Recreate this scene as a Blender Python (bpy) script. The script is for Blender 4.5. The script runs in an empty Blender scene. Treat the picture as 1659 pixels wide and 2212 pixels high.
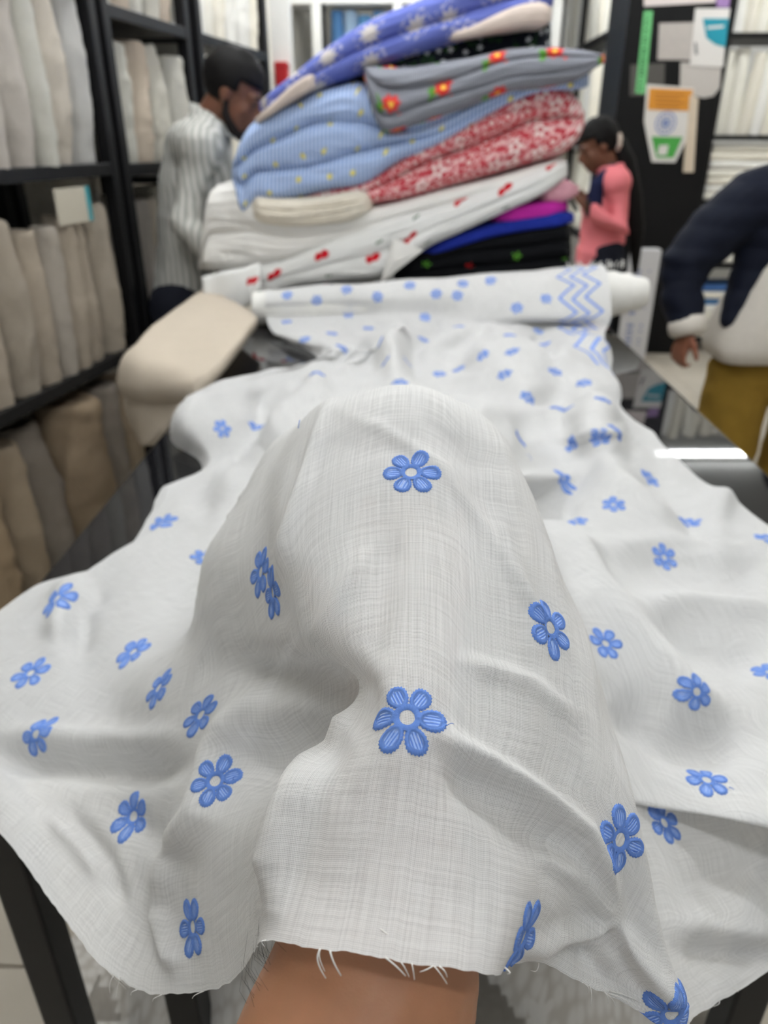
import bpy, bmesh, math, random
import numpy as np
from mathutils import Vector, Matrix, Euler, noise
random.seed(7); np.random.seed(7)
SC = bpy.context.scene
COL = SC.collection
# ------------------------------------------------------------------ camera
FPX, W, H = 1600.0, 1659, 2212
cd = bpy.data.cameras.new('camera'); cam = bpy.data.objects.new('camera', cd); COL.objects.link(cam)
cd.sensor_fit = 'HORIZONTAL'; cd.sensor_width = 36.0; cd.lens = 36.0 * FPX / W
cd.clip_start = 0.02; cd.clip_end = 60
cam.location = (0, 0, 1.40)
cam.rotation_euler = (math.radians(90 - 26.65), 0, math.radians(1.6))
cd.dof.use_dof = True; cd.dof.focus_distance = 0.40; cd.dof.aperture_fstop = 9.5
SC.camera = cam
# ------------------------------------------------------------------ world and exposure
wd = bpy.data.worlds.new('ambient_fill'); SC.world = wd; wd.use_nodes = True  # even ambient fill added through the open side behind the camera
wb = wd.node_tree.nodes['Background']; wb.inputs[0].default_value = (0.90, 0.95, 1.0, 1); wb.inputs[1].default_value = 0.18
SC.view_settings.view_transform = 'Standard'; SC.view_settings.look = 'None'
SC.view_settings.gamma = 1.0; SC.view_settings.use_curve_mapping = False
SC.view_settings.exposure = 0.99
SC.cycles.use_light_tree = False; SC.cycles.max_bounces = 5; SC.cycles.diffuse_bounces = 3; SC.cycles.glossy_bounces = 2; SC.cycles.transparent_max_bounces = 6
TUBE = 33.0          # emission strength of the ceiling tubes
CEIL = 2.95
# ------------------------------------------------------------------ helpers
CAMR = Euler(cam.rotation_euler).to_matrix(); CAML = Vector(cam.location)
def ray(px, py): return CAMR @ Vector(((px - W / 2) / FPX, -(py - H / 2) / FPX, -1.0))
def P(px, py, zc): return CAML + ray(px, py) * zc
def PY(px, py, y): d = ray(px, py); return CAML + d * (y / d.y)
def PZ(px, py, z): d = ray(px, py); return CAML + d * ((z - CAML.z) / d.z)
def PX(px, py, x): d = ray(px, py); return CAML + d * (x / d.x)
RT = np.array(CAMR); LC = np.array(CAML)
def proj(a):                                    # Nx3 -> px, py, depth
    q = (a - LC) @ RT; z = -q[..., 2]
    return W / 2 + q[..., 0] / z * FPX, H / 2 - q[..., 1] / z * FPX, z
def tag(o, label=None, cat=None, group=None, kind=None):
    if label: o['label'] = label
    if cat: o['category'] = cat
    if group: o['group'] = group
    if kind: o['kind'] = kind
    return o
def empty(name, loc=(0, 0, 0), label=None, cat=None, group=None, kind=None, rz=0):
    o = bpy.data.objects.new(name, None); COL.objects.link(o); o.location = loc; o.rotation_euler = (0, 0, rz)
    o.empty_display_size = 0.05
    return tag(o, label, cat, group, kind)
def link(name, me, m=None, parent=None, smooth=True):
    if m is not None and not me.materials: me.materials.append(m)
    if smooth and len(me.polygons): me.polygons.foreach_set('use_smooth', [True] * len(me.polygons))
    o = bpy.data.objects.new(name, me); COL.objects.link(o)
    if parent is not None:
        o.parent = parent
        pm = Matrix.Translation(parent.location) @ parent.rotation_euler.to_matrix().to_4x4()
        if parent.parent is not None:
            pp = parent.parent; pm = Matrix.Translation(pp.location) @ pp.rotation_euler.to_matrix().to_4x4() @ parent.matrix_parent_inverse @ pm
        o.matrix_parent_inverse = pm.inverted()
    return o
def mesh(name, v, f, m=None, parent=None, smooth=True, uv=None):
    me = bpy.data.meshes.new(name); me.from_pydata([tuple(x) for x in v], [], f)
    if uv is not None:
        l = me.uv_layers.new(name='UVMap'); idx = np.empty(len(me.loops), int); me.loops.foreach_get('vertex_index', idx)
        l.data.foreach_set('uv', np.asarray(uv, float)[idx].ravel())
    return link(name, me, m, parent, smooth)
def box_data(c, s, bev=0.0, rot=None):
    bm = bmesh.new(); bmesh.ops.create_cube(bm, size=1.0)
    for v in bm.verts: v.co = Vector((v.co.x * s[0], v.co.y * s[1], v.co.z * s[2]))
    if bev > 0: bmesh.ops.bevel(bm, geom=bm.edges[:], offset=bev, segments=2, affect='EDGES', profile=0.5)
    M = Matrix.Translation(Vector(c)) @ (rot.to_4x4() if rot else Matrix.Identity(4))
    bmesh.ops.transform(bm, matrix=M, verts=bm.verts)
    return bm
def box(name, c, s, m, parent=None, bev=0.004, rot=None):
    bm = box_data(c, s, bev, rot); me = bpy.data.meshes.new(name); bm.to_mesh(me); bm.free()
    return link(name, me, m, parent, False)
def rz(a): return Matrix.Rotation(a, 3, 'Z')
def tube_data(pts, rad, n=8, cap=True):
    pts = [Vector(p) for p in pts]; rad = rad if hasattr(rad, '__len__') else [rad] * len(pts)
    v, f = [], []; up = Vector((0.13, 0.21, 1)).normalized()
    for i, p in enumerate(pts):
        t = (pts[min(i + 1, len(pts) - 1)] - pts[max(i - 1, 0)])
        t = t.normalized() if t.length > 1e-9 else Vector((0, 0, 1))
        a = t.cross(up)
        if a.length < 1e-3: a = t.cross(Vector((1, 0, 0)))
        a.normalize(); b = t.cross(a)
        for k in range(n):
            w = 2 * math.pi * k / n; v.append(p + (a * math.cos(w) + b * math.sin(w)) * rad[i])
    for i in range(len(pts) - 1):
        for k in range(n): f.append((i * n + k, i * n + (k + 1) % n, (i + 1) * n + (k + 1) % n, (i + 1) * n + k))
    if cap: f.append(tuple(range(n - 1, -1, -1))); f.append(tuple((len(pts) - 1) * n + k for k in range(n)))
    return v, f
def tube(name, pts, rad, m, parent=None, n=8):
    v, f = tube_data(pts, rad, n); return mesh(name, v, f, m, parent)
def copy_tree(o, parent=None):
    c = o.copy(); COL.objects.link(c)
    if parent is not None: c.parent = parent
    for ch in o.children: copy_tree(ch, c)
    return c
# ------------------------------------------------------------------ node materials
class NT:
    def __init__(s, name):
        s.m = bpy.data.materials.new(name); s.m.use_nodes = True; s.t = s.m.node_tree; s.n = s.t.nodes
        s.b = s.n['Principled BSDF']; s.out = s.n['Material Output']
    def put(s, sock, v):
        if v is None: return
        if isinstance(v, bpy.types.NodeSocket): s.t.links.new(v, sock)
        else:
            if sock.type == 'RGBA' and not hasattr(v, '__len__'): v = (v, v, v, 1)
            if sock.type == 'RGBA' and len(v) == 3: v = (*v, 1)
            sock.default_value = v
    def uv(s): return s.n.new('ShaderNodeTexCoord').outputs['UV']
    def obj(s): return s.n.new('ShaderNodeTexCoord').outputs['Object']
    def map(s, v, sc=(1, 1, 1), loc=(0, 0, 0), rot=0):
        n = s.n.new('ShaderNodeMapping'); s.put(n.inputs[0], v); n.inputs[1].default_value = loc; n.inputs[2].default_value = (0, 0, rot); n.inputs[3].default_value = sc
        return n.outputs[0]
    def M(s, op, a, b=None, c=None, clamp=False):
        n = s.n.new('ShaderNodeMath'); n.operation = op; n.use_clamp = clamp
        for i, x in enumerate((a, b, c)): s.put(n.inputs[i], x)
        return n.outputs[0]
    def V(s, op, a, b=None):
        n = s.n.new('ShaderNodeVectorMath'); n.operation = op; s.put(n.inputs[0], a); s.put(n.inputs[1], b)
        return n.outputs['Value'] if op in ('LENGTH', 'DISTANCE', 'DOT_PRODUCT') else n.outputs[0]
    def sep(s, v): n = s.n.new('ShaderNodeSeparateXYZ'); s.put(n.inputs[0], v); return n.outputs
    def comb(s, x, y, z=0.0):
        n = s.n.new('ShaderNodeCombineXYZ'); s.put(n.inputs[0], x); s.put(n.inputs[1], y); s.put(n.inputs[2], z); return n.outputs[0]
    def mix(s, f, a, b, bt='MIX'):
        n = s.n.new('ShaderNodeMix'); n.data_type = 'RGBA'; n.blend_type = bt
        s.put(n.inputs[0], f); s.put(n.inputs[6], a); s.put(n.inputs[7], b); return n.outputs[2]
    def noise(s, v, sc=5, det=3, rough=0.55, dist=0.0, dim='3D'):
        n = s.n.new('ShaderNodeTexNoise'); n.noise_dimensions = dim; s.put(n.inputs['Vector'], v); n.inputs['Scale'].default_value = sc
        n.inputs['Detail'].default_value = det; n.inputs['Roughness'].default_value = rough; n.inputs['Distortion'].default_value = dist
        return n.outputs[0]
    def vor(s, v, sc=5, rnd=1.0, feat='F1'):
        n = s.n.new('ShaderNodeTexVoronoi'); n.voronoi_dimensions = '2D'; n.feature = feat; s.put(n.inputs['Vector'], v)
        n.inputs['Scale'].default_value = sc; n.inputs['Randomness'].default_value = rnd
        return n
    def wave(s, v, sc, axis='X', dist=0.0, dsc=1.0):
        n = s.n.new('ShaderNodeTexWave'); n.bands_direction = axis; s.put(n.inputs['Vector'], v); n.inputs['Scale'].default_value = sc
        n.inputs['Distortion'].default_value = dist; n.inputs['Detail Scale'].default_value = dsc; n.inputs['Detail'].default_value = 1
        return n.outputs['Fac']
    def ramp(s, f, a, b): return s.M('MULTIPLY_ADD', f, 1.0 / (b - a), -a / (b - a), clamp=True)   # smooth 0..1 between a and b
    def bump(s, h, strength=0.3, dist=0.002):
        n = s.n.new('ShaderNodeBump'); n.inputs['Strength'].default_value = strength; n.inputs['Distance'].default_value = dist
        s.put(n.inputs['Height'], h); return n.outputs[0]
    def done(s, col=None, rough=0.8, bump=None, spec=0.25, **kw):
        s.put(s.b.inputs['Base Color'], col); s.put(s.b.inputs['Roughness'], rough); s.put(s.b.inputs['Specular IOR Level'], spec)
        if bump is not None: s.put(s.b.inputs['Normal'], bump)
        for k, v in kw.items(): s.put(s.b.inputs[k], v)
        return s.m
def lin(r, g, b):                               # 0-255 sRGB -> linear
    return tuple(((c / 255) / 12.92 if c <= 10 else ((c / 255 + 0.055) / 1.055) ** 2.4) for c in (r, g, b))
def plain(name, rgb, rough=0.7, spec=0.25, vary=0.0, sc=8.0, **kw):
    t = NT(name)
    c = lin(*rgb)
    if vary:
        f = t.noise(t.obj(), sc, 3); c = t.mix(f, tuple(x * (1 - vary) for x in c), tuple(min(1, x * (1 + vary)) for x in c))
    return t.done(c, rough, spec=spec, **kw)
def cloth_plain(name, rgb, sc=30.0, amt=0.10, bumps=0.35, bd=0.004):
    t = NT(name); o = t.obj(); c = lin(*rgb)
    f = t.noise(o, sc, 4); g = t.noise(t.map(o, (220, 220, 60)), 1.0, 1)
    col = t.mix(f, tuple(x * (1 - amt) for x in c), tuple(min(1, x * (1 + amt)) for x in c))
    return t.done(col, 0.9, bump=t.bump(t.M('ADD', f, t.M('MULTIPLY', g, 0.4)), bumps, bd), spec=0.1)
def emit(name, rgb, strength):
    t = NT(name); t.put(t.b.inputs['Emission Color'], rgb); t.b.inputs['Emission Strength'].default_value = strength
    return t.done((0.9, 0.9, 0.9))
M_BLACK = plain('black_metal', (13, 13, 15), 0.45, 0.3, 0.2, 20)
M_TUBE = emit('lit_tube', (0.965, 0.985, 1.0), TUBE)
M_CREAMWALL = plain('cream_paint', (225, 220, 208), 0.85, 0.2, 0.04, 3)
M_WHITEP = plain('white_paint', (232, 232, 228), 0.6, 0.3, 0.03, 3)
# ------------------------------------------------------------------ ceiling tubes (one mirrored in the table; the others unseen, some added as fill)
def ceiling_tube(x, y, label, ln=1.2, a=0.0):
    o = empty('ceiling_light', (x, y, CEIL), label, 'light', 'tube lights on the ceiling')
    box('housing', (x, y, CEIL - 0.02), (ln, 0.07, 0.04), M_WHITEP, o, 0.005, rz(a))
    d = Vector((math.cos(a), math.sin(a), 0)) * (ln / 2 - 0.02); c = Vector((x, y, CEIL - 0.06))
    tube('lit_tube', [c - d, c + d], 0.022, M_TUBE, o, 12)
    for s in (-1, 1): box('end_cap', tuple(c + d * s + Vector((0, 0, 0.01))), (0.02, 0.05, 0.06), M_WHITEP, o, 0.003, rz(a))
ceiling_tube(2.62, 6.45, 'lit ceiling tube mirrored in the right side of the dark table top', 1.4, 0.03)
for x, y, a, w in [(-0.2, 6.3, 0, 'above the blue fabrics at the back'), (-0.42, 4.35, 1.4, 'added in the aisle above the man to brighten the white rolls'), (1.0, 5.6, 1.57, 'added above the girl in the pink jacket to brighten the rack there'),
                  (-0.72, 2.9, 1.41, 'added along the left racks behind the beige cloth to brighten the rolls'), (-0.85, 1.35, 1.41, 'added along the nearest left rack to brighten its rolls'), (0.55, 2.5, 0, 'above the fabric pile'), (0.85, 1.1, 0, 'above the right of the flowered cloth'), (2.3, 4.6, 0, 'above the rack right of the pillar'), (0.55, -0.45, 0, 'added just behind the photographer to brighten the front of the cloth')]:
    ceiling_tube(x, y, 'white ceiling tube light ' + w, 1.2, a)  # aisle, girl, left rack and rear tubes are unseen, added to brighten
# ================================================================== setting
def wallpoly(name, pts, m, thick=None):
    o = mesh(name, pts, [tuple(range(len(pts)))], m, None, False); o['kind'] = 'structure'; return o
# floor of pale tiles, each its own slab near the visible patch
t = NT('pale_floor_tile'); f = t.noise(t.obj(), 6, 4)
M_TILE = t.done(t.mix(f, lin(196, 188, 172), lin(214, 206, 192)), 0.25, spec=0.4)
M_GROUT = plain('floor_grout', (150, 143, 132), 0.8)
fl = box('floor', (0.6, 3.2, -0.03), (7.2, 11.0, 0.04), M_GROUT, None, 0); fl['kind'] = 'structure'
tile_me = None
for i in range(12):
    for j in range(14):
        x, y = -2.7 + 0.6 * i, -1.6 + 0.7 * j
        if tile_me is None:
            bm = box_data((0, 0, 0), (0.594, 0.694, 0.012), 0.002); tile_me = bpy.data.meshes.new('floor_tile'); bm.to_mesh(tile_me); bm.free(); tile_me.materials.append(M_TILE)
        if x > 4.0 or y > 8.2: continue
        o = bpy.data.objects.new('floor_tile', tile_me); COL.objects.link(o); o.location = (x, y, -0.006); o.parent = fl
ce = box('ceiling', (0.6, 3.2, CEIL + 0.05), (7.2, 11.0, 0.1), M_WHITEP, None, 0); ce['kind'] = 'structure'
# shelf line on the left: the front runs at about 9 degrees to the table
SA = Vector((-1.01, 2.80, 0)); SD = Vector((0.163, 1.0, 0)).normalized(); SN = Vector((SD.y, -SD.x, 0))   # SN points to the aisle
SANG = math.atan2(SD.y, SD.x)
a, b = SA + SD * -4.2 - SN * 0.52, SA + SD * 6.2 - SN * 0.52
o = box('wall_left', tuple((a + b) / 2 - SN * 0.05 + Vector((0, 0, CEIL / 2))), ((b - a).length, 0.1, CEIL), M_CREAMWALL, None, 0, rz(SANG)); o['kind'] = 'structure'
o = box('wall_back', (1.2, 8.25, CEIL / 2), (6.0, 0.1, CEIL), M_WHITEP, None, 0); o['kind'] = 'structure'
o = box('wall_right', (4.15, 3.2, CEIL / 2), (0.1, 10.2, CEIL), M_CREAMWALL, None, 0); o['kind'] = 'structure'
# ------------------------------------------------------------------ the cutting table
TZ = 0.85
t = NT('dark_granite'); o_ = t.obj(); n1 = t.noise(o_, 160, 2)
M_GRAN = t.done(t.mix(t.ramp(n1, 0.5, 0.72), lin(15, 15, 17), lin(44, 43, 46)), 0.022, spec=0.30)
TX0, TX1, TY0, TY1 = -0.505, 0.672, 0.56, 3.75
tb = empty('cutting_table', (0.08, 2.1, 0), 'long dark polished table under the flowered cloth and fabric pile', 'table')
box('table_top', ((TX0 + TX1) / 2, (TY0 + TY1) / 2, TZ - 0.0125), (TX1 - TX0, TY1 - TY0, 0.025), M_GRAN, tb, 0.004)
box('apron', (0.02, TY0 + 0.045, TZ - 0.055), (0.98, 0.03, 0.05), M_BLACK, tb, 0.003)
for x, y in ((-0.46, 0.60), (-0.285, 0.60), (0.455, 0.60), (-0.46, 2.1), (0.62, 2.1), (-0.46, 3.68), (0.62, 3.68)):
    box('leg', (x, y, (TZ - 0.025) / 2), (0.045, 0.045, TZ - 0.025), M_BLACK, tb, 0.004)
for x in (-0.46, 0.455): box('side_rail', (x, 2.1, TZ - 0.055), (0.03, 3.1, 0.05), M_BLACK, tb, 0.003)
box('under_shelf', (0.0, 1.25, 0.20), (0.96, 1.22, 0.02), plain('grey_board', (196, 190, 180), 0.7), tb, 0.003)
# ------------------------------------------------------------------ flowered cloth: control net, front hem to roll
def T(px, py, h=0.008): return PZ(px, py, TZ + h)
ROWS = [
 # hem
 [P(-160,1655,.72), P(0,1802,.63), P(100,1935,.585), P(200,2062,.54), P(310,2143,.505), P(480,2132,.455), P(556,2055,.40), P(578,2033,.335), P(800,2066,.307), P(1046,2105,.312), P(1095,2085,.355), P(1170,2078,.40), P(1330,2160,.415), P(1484,2235,.425), P(1510,2188,.53), P(1740,2055,.62)],
 [P(-160,1600,.74), P(0,1705,.67), P(130,1850,.615), P(240,1950,.57), P(330,2010,.535), P(440,1975,.485), P(545,1925,.43), P(615,1900,.355), P(825,1915,.325), P(1085,1945,.335), P(1175,1950,.37), P(1255,1965,.40), P(1330,1970,.415), P(1416,1962,.42), P(1392,1960,.55), P(1760,1930,.64)],
 [P(-160,1560,.76), P(-20,1650,.72), P(130,1735,.665), P(255,1790,.615), P(345,1840,.565), P(428,1790,.51), P(550,1790,.45), P(655,1722,.372), P(850,1740,.343), P(1085,1750,.358), P(1205,1765,.385), P(1295,1780,.402), P(1342,1780,.41), P(1373,1765,.42), P(1345,1745,.60), P(1770,1760,.69)],
 [P(-160,1500,.80), P(-10,1625,.745), P(130,1640,.715), P(265,1640,.67), P(368,1625,.61), P(465,1600,.55), P(625,1585,.475), P(790,1507,.392), P(872,1560,.358), P(1080,1560,.378), P(1200,1580,.402), P(1280,1590,.42), P(1305,1580,.432), P(1319,1570,.45), P(1305,1705,.60), P(1780,1805,.595)],
 [P(-160,1430,.87), T(-10,1500,.015), T(115,1480,.02), T(230,1460,.03), P(335,1440,.73), P(445,1405,.62), P(575,1370,.505), P(695,1350,.425), P(880,1340,.398), P(1060,1350,.412), P(1180,1370,.435), P(1240,1370,.452), P(1266,1362,.47), P(1262,1385,.52), P(1290,1500,.68), P(1780,1600,.70)],
 [T(-70,1380,.008), T(10,1360,.012), T(130,1330,.02), T(300,1290,.03), T(480,1290,.03), P(438,1222,.66), P(572,1190,.525), P(638,1150,.468), P(880,1150,.44), P(1080,1170,.452), P(1162,1180,.47), P(1190,1182,.488), P(1180,1200,.54), P(1165,1260,.68), P(1290,1320,.80), T(1800,1390,.02)],
 [T(90,1262), T(160,1255,.012), T(240,1215,.02), T(400,1150,.03), T(590,1135,.03), P(520,1085,.69), P(592,1020,.575), P(663,1000,.505), P(880,990,.477), P(1050,1010,.485), P(1120,1020,.50), P(1138,1045,.53), P(1115,1090,.64), P(1130,1150,.82), T(1320,1200,.06), T(1770,1215,.015)],
 [T(240,1230), T(300,1185,.012), T(372,1125,.02), T(500,1065,.03), T(690,1030,.03), P(600,966,.74), P(655,912,.63), P(716,868,.56), P(890,834,.54), P(1020,888,.535), P(1088,945,.54), P(1092,1000,.63), P(1075,1060,.80), T(1150,1090,.06), T(1330,1110,.05), T(1690,1165,.008)],
 [T(326,1118), T(372,1082,.012), T(432,1044,.02), T(530,1010,.03), T(650,985,.06), P(680,970,.92), P(715,935,.82), P(790,915,.80), P(890,900,.80), P(1000,925,.82), P(1075,985,.88), T(1120,1020,.13), T(1185,1010,.06), T(1280,1010,.05), T(1390,1025,.05), T(1610,1112,.006)],
 [T(346,1076), T(400,1040,.012), T(455,1012,.02), T(520,985,.03), T(590,962,.05), T(655,945,.08), T(720,925,.12), T(800,910,.14), T(890,895,.14), T(990,905,.13), T(1070,925,.10), T(1140,935,.05), T(1215,945,.04), T(1285,945,.08), T(1365,965,.035), T(1548,1062,.006)],
 [T(432,1012), T(455,985,.03), T(492,955,.04), T(548,925,.04), T(610,900,.04), T(680,880,.05), T(740,865,.06), T(810,852,.07), T(890,840,.07), T(980,850,.06), T(1060,866,.07), T(1140,878,.05), T(1220,885,.03), T(1288,882,.09), T(1345,925,.025), T(1432,975,.006)],
 [T(392,938,.02), T(402,905,.07), T(442,872,.08), T(520,855,.06), T(600,842,.04), T(680,830,.04), T(750,818,.05), T(820,808,.05), T(890,800,.05), T(970,806,.03), T(1050,818,.05), T(1130,826,.07), T(1210,832,.04), T(1280,832,.05), T(1325,880,.03), T(1402,930,.006)],
 [T(430,852,.05), T(500,832,.06), T(560,818,.05), T(620,808,.04), T(670,798,.05), T(720,788,.05), T(770,780,.04), T(830,772,.05), T(900,768,.04), T(970,768,.03), T(1040,770,.05), T(1120,774,.06), T(1200,778,.06), T(1270,790,.05), T(1316,815,.03), T(1336,895,.006)],
 [T(684,782), T(700,768,.03), T(720,758,.05), T(745,752,.04), T(775,748,.03), T(810,745,.05), T(850,742,.04), T(890,740,.03), T(940,738,.04), T(990,736,.05), T(1040,735,.04), T(1100,734,.05), T(1170,735,.03), T(1240,738,.04), T(1290,750,.03), T(1318,790,.008)],
 [T(592,720,.02), T(632,728,.03), T(680,724,.035), T(728,720,.03), T(776,718,.035), T(824,716,.03), T(872,714,.025), T(920,712,.03), T(968,710,.035), T(1016,708,.03), T(1064,706,.03), T(1112,704,.03), T(1160,702,.025), T(1208,702,.03), T(1256,706,.03), T(1306,722,.02)],
]
NC = 16
# the roll on which the cloth is wound, lying across the table
RA, RB = PY(552, 675, 2.47), PY(1395, 618, 2.50); RA.z = 0.905; RB.z = 0.955
RRAD = 0.066
def RR(s): return 0.053 + 0.028 * s
def roll_pt(s, ang, rad):                       # ang 0 = towards the camera, pi/2 = up
    p = RA.lerp(RB, s); return p + Vector((0, -math.cos(ang) * rad, math.sin(ang) * rad))
sL, sR = 0.035, 0.885
for ang in (-0.35, 0.45, 1.15, 1.9, 2.7):
    row = []
    for c in range(NC):
        s = sL + (sR - sL) * c / (NC - 1)
        row.append(roll_pt(s, ang, RR(s) + 0.005 + 0.003 * math.sin(c * 1.7 + ang * 2) + 0.012 * (c / 15.0) ** 2))
        wq_ = min(1.0, max(0.0, (c - 4) / 8.0)); row[-1].y -= wq_ * (0.085 if ang < 0 else (0.022 if ang < 1 else 0))
    ROWS.append(row)
CTL = np.array([[list(p) for p in r] for r in ROWS])
def cr(A, n):                                   # Catmull-Rom along axis 0
    K = len(A); out = []
    ext = np.concatenate([[2 * A[0] - A[1]], A, [2 * A[-1] - A[-2]]])
    for i in range(K - 1):
        p0, p1, p2, p3 = ext[i:i + 4]
        def tan(a, b, c):                       # tangent limited by the shorter side: keeps folds from overshooting
            m = (c - a) / 2; l = np.linalg.norm(m, axis=-1, keepdims=True) + 1e-9; lim = 1.35 * np.minimum(np.linalg.norm(b - a, axis=-1, keepdims=True), np.linalg.norm(c - b, axis=-1, keepdims=True))
            return m * np.minimum(1.0, lim / l)
        m1, m2 = tan(p0, p1, p2), tan(p1, p2, p3)
        for k in range(n):
            t_ = k / n; t2, t3 = t_ * t_, t_ ** 3
            out.append((2 * t3 - 3 * t2 + 1) * p1 + (t3 - 2 * t2 + t_) * m1 + (3 * t2 - 2 * t3) * p2 + (t3 - t2) * m2)
    out.append(A[-1]); return np.array(out)
NRS, NCS = 20, 24
G = cr(CTL, NRS); G = np.swapaxes(cr(np.swapaxes(G, 0, 1), NCS), 0, 1)
GR, GC = G.shape[:2]
def normals(G):
    dr = np.gradient(G, axis=0); dc = np.gradient(G, axis=1)
    n = np.cross(dc, dr); n /= np.linalg.norm(n, axis=2, keepdims=True) + 1e-12
    return n
# orient normals upward / to the viewer
Nn = normals(G)
if Nn[GR // 2, GC // 2] @ (LC - G[GR // 2, GC // 2]) < 0: FLIP = -1.0
else: FLIP = 1.0
Nn = Nn * FLIP
px, py, pz = proj(G)
rowi = np.arange(GR)[:, None] / NRS * np.ones((1, GC)); coli = np.arange(GC)[None, :] / NCS * np.ones((GR, 1))
def seg_d(px, py, poly):
    best = np.full(px.shape, 1e9); tt = np.zeros(px.shape); L = 0; tot = sum(math.dist(poly[i], poly[i + 1]) for i in range(len(poly) - 1))
    for (x0, y0), (x1, y1) in zip(poly[:-1], poly[1:]):
        l = math.dist((x0, y0), (x1, y1)); u = np.clip(((px - x0) * (x1 - x0) + (py - y0) * (y1 - y0)) / l ** 2, 0, 1)
        d = np.hypot(px - x0 - u * (x1 - x0), py - y0 - u * (y1 - y0)); m = d < best
        best[m] = d[m]; tt[m] = (L + u[m] * l) / tot; L += l
    return best, tt
disp = np.zeros((GR, GC))
# folds seen on the cloth: (polyline of the ridge, height m, half width px, nearest and farthest depth)
CREASES = CREASE_LIST = [
 ([(712,872),(655,1050),(622,1160),(604,1260)], .004, 13, 0, .62), ([(772,1512),(680,1640),(636,1760),(590,1960)], .010, 24, 0, .6),
 ([(480,1440),(620,1470),(760,1500)], -.014, 45, 0, .62), ([(520,1700),(640,1600),(735,1550)], -.014, 60, 0, .6),
 ([(945,1585),(1100,1680),(1250,1790),(1330,1960)], .007, 22, 0, .5), ([(960,1650),(1100,1760),(1220,1880)], -.006, 45, 0, .5),
 ([(730,890),(830,930),(960,1010),(1040,1130),(1130,1290),(1220,1400)], .0022, 14, 0, .6), ([(900,870),(1010,1000),(1090,1150)], -.002, 30, 0, .6),
 ([(800,1180),(760,1250),(680,1390)], .0025, 20, 0, .6), ([(840,1130),(820,1300),(790,1450)], -.003, 40, 0, .6),
 ([(1000,1430),(1140,1480),(1240,1560)], .003, 18, 0, .5), ([(1060,1080),(1120,1250),(1180,1460)], .002, 18, 0, .55),
 ([(540,1480),(470,1640),(440,1760),(370,1850),(350,1960)], .010, 26, 0, .65), ([(350,1960),(380,2100)], .006, 20, 0, .65),
 ([(0,1640),(150,1655),(300,1668),(400,1650)], -.012, 26, .5, .9), ([(0,1590),(150,1600),(300,1600),(400,1580)], .006, 26, .5, .9),
 ([(120,1400),(150,1300),(210,1270)], .012, 30, .6, 1.2), ([(170,1430),(175,1310),(230,1250)], -.010, 30, .6, 1.2),
 ([(150,1760),(220,1850),(260,1960)], -.006, 24, .4, .8), ([(100,1780),(170,1820),(230,1900)], .004, 20, .4, .8),
 ([(420,1010),(470,1020),(520,1080),(470,1250),(440,1400)], .010, 40, .7, 1.6), ([(560,900),(480,1000),(420,1130)], -.010, 40, .9, 1.7),
 ([(250,1740),(420,1880)], -.005, 35, .4, .7),
 ([(1320,1990),(1200,2010),(1120,2060)], .005, 16, 0, .5), ([(1320,1990),(1250,1900),(1150,1830)], .004, 22, 0, .5), ([(1320,1990),(1260,2120)], -.005, 20, 0, .5),
 ([(1320,1990),(1400,2090),(1460,2180)], .006, 20, 0, .5),  ([(1210,2040),(1290,2090),(1330,2150)], -.004, 24, 0, .5),
 ([(1180,1100),(1280,1290),(1400,1420),(1470,1520),(1580,1570)], .022, 40, .55, 1.0), ([(1330,1500),(1450,1590),(1600,1610)], -.020, 45, .5, .9),
 ([(1380,1310),(1500,1305),(1659,1320)], .010, 22, .55, 1.1), ([(1400,1380),(1520,1400),(1659,1440)], -.012, 45, .55, 1.1),
 ([(1290,1190),(1450,1185),(1560,1200),(1659,1195)], .010, 22, .6, 1.4), ([(1330,1230),(1500,1250),(1659,1270)], -.010, 40, .6, 1.4),
 ([(1310,920),(1300,1010),(1330,1060),(1470,1150)], .020, 40, .9, 1.9), ([(1370,1010),(1480,1090),(1540,1180)], -.014, 36, .9, 1.7),
 ([(1560,1060),(1540,1130),(1550,1190)], .012, 26, .9, 1.5), ([(1250,1000),(1210,1080),(1230,1130)], -.016, 35, .9, 1.7),
 ([(1480,2050),(1659,2075)], -.010, 30, .4, .8), ([(1450,1990),(1659,2030)], .005, 30, .45, .8), ([(1500,1900),(1659,1880)], -.006, 50, .45, .8),
 ([(900,850),(1050,900),(1200,905),(1290,880)], .020, 30, 1.2, 2.6), ([(880,800),(1000,840),(1150,880),(1280,860)], -.016, 30, 1.2, 2.6),
 ([(860,830),(840,760),(880,720)], .026, 24, 1.4, 2.7), ([(900,800),(900,750),(960,700)], -.020, 24, 1.4, 2.7), ([(1000,790),(1100,770),(1250,780)], .022, 20, 1.4, 2.7),
 ([(680,800),(690,850),(640,900),(560,960)], .020, 28, 1.2, 2.5), ([(560,830),(570,890),(540,940)], -.018, 26, 1.2, 2.5), ([(700,770),(760,760),(830,790)], -.016, 26, 1.4, 2.6),
 ([(1150,720),(1190,750),(1190,790)], -.020, 20, 1.4, 2.7), ([(930,830),(1000,960),(1100,960)], -.012, 40, 1.2, 2.2), ([(1110,730),(1000,730),(900,760)], .018, 18, 1.4, 2.7),
]
for poly, h, w, z0, z1 in CREASE_LIST:
    d, tt = seg_d(px, py, poly)
    m = (pz > z0) & (pz < z1)
    disp += np.where(m, h * (1.6 if z1 > 0.75 else 1.6) * np.exp(-(d / w) ** 2) * np.clip(np.minimum(tt, 1 - tt) * 4 + 0.25, 0, 1), 0)
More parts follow.
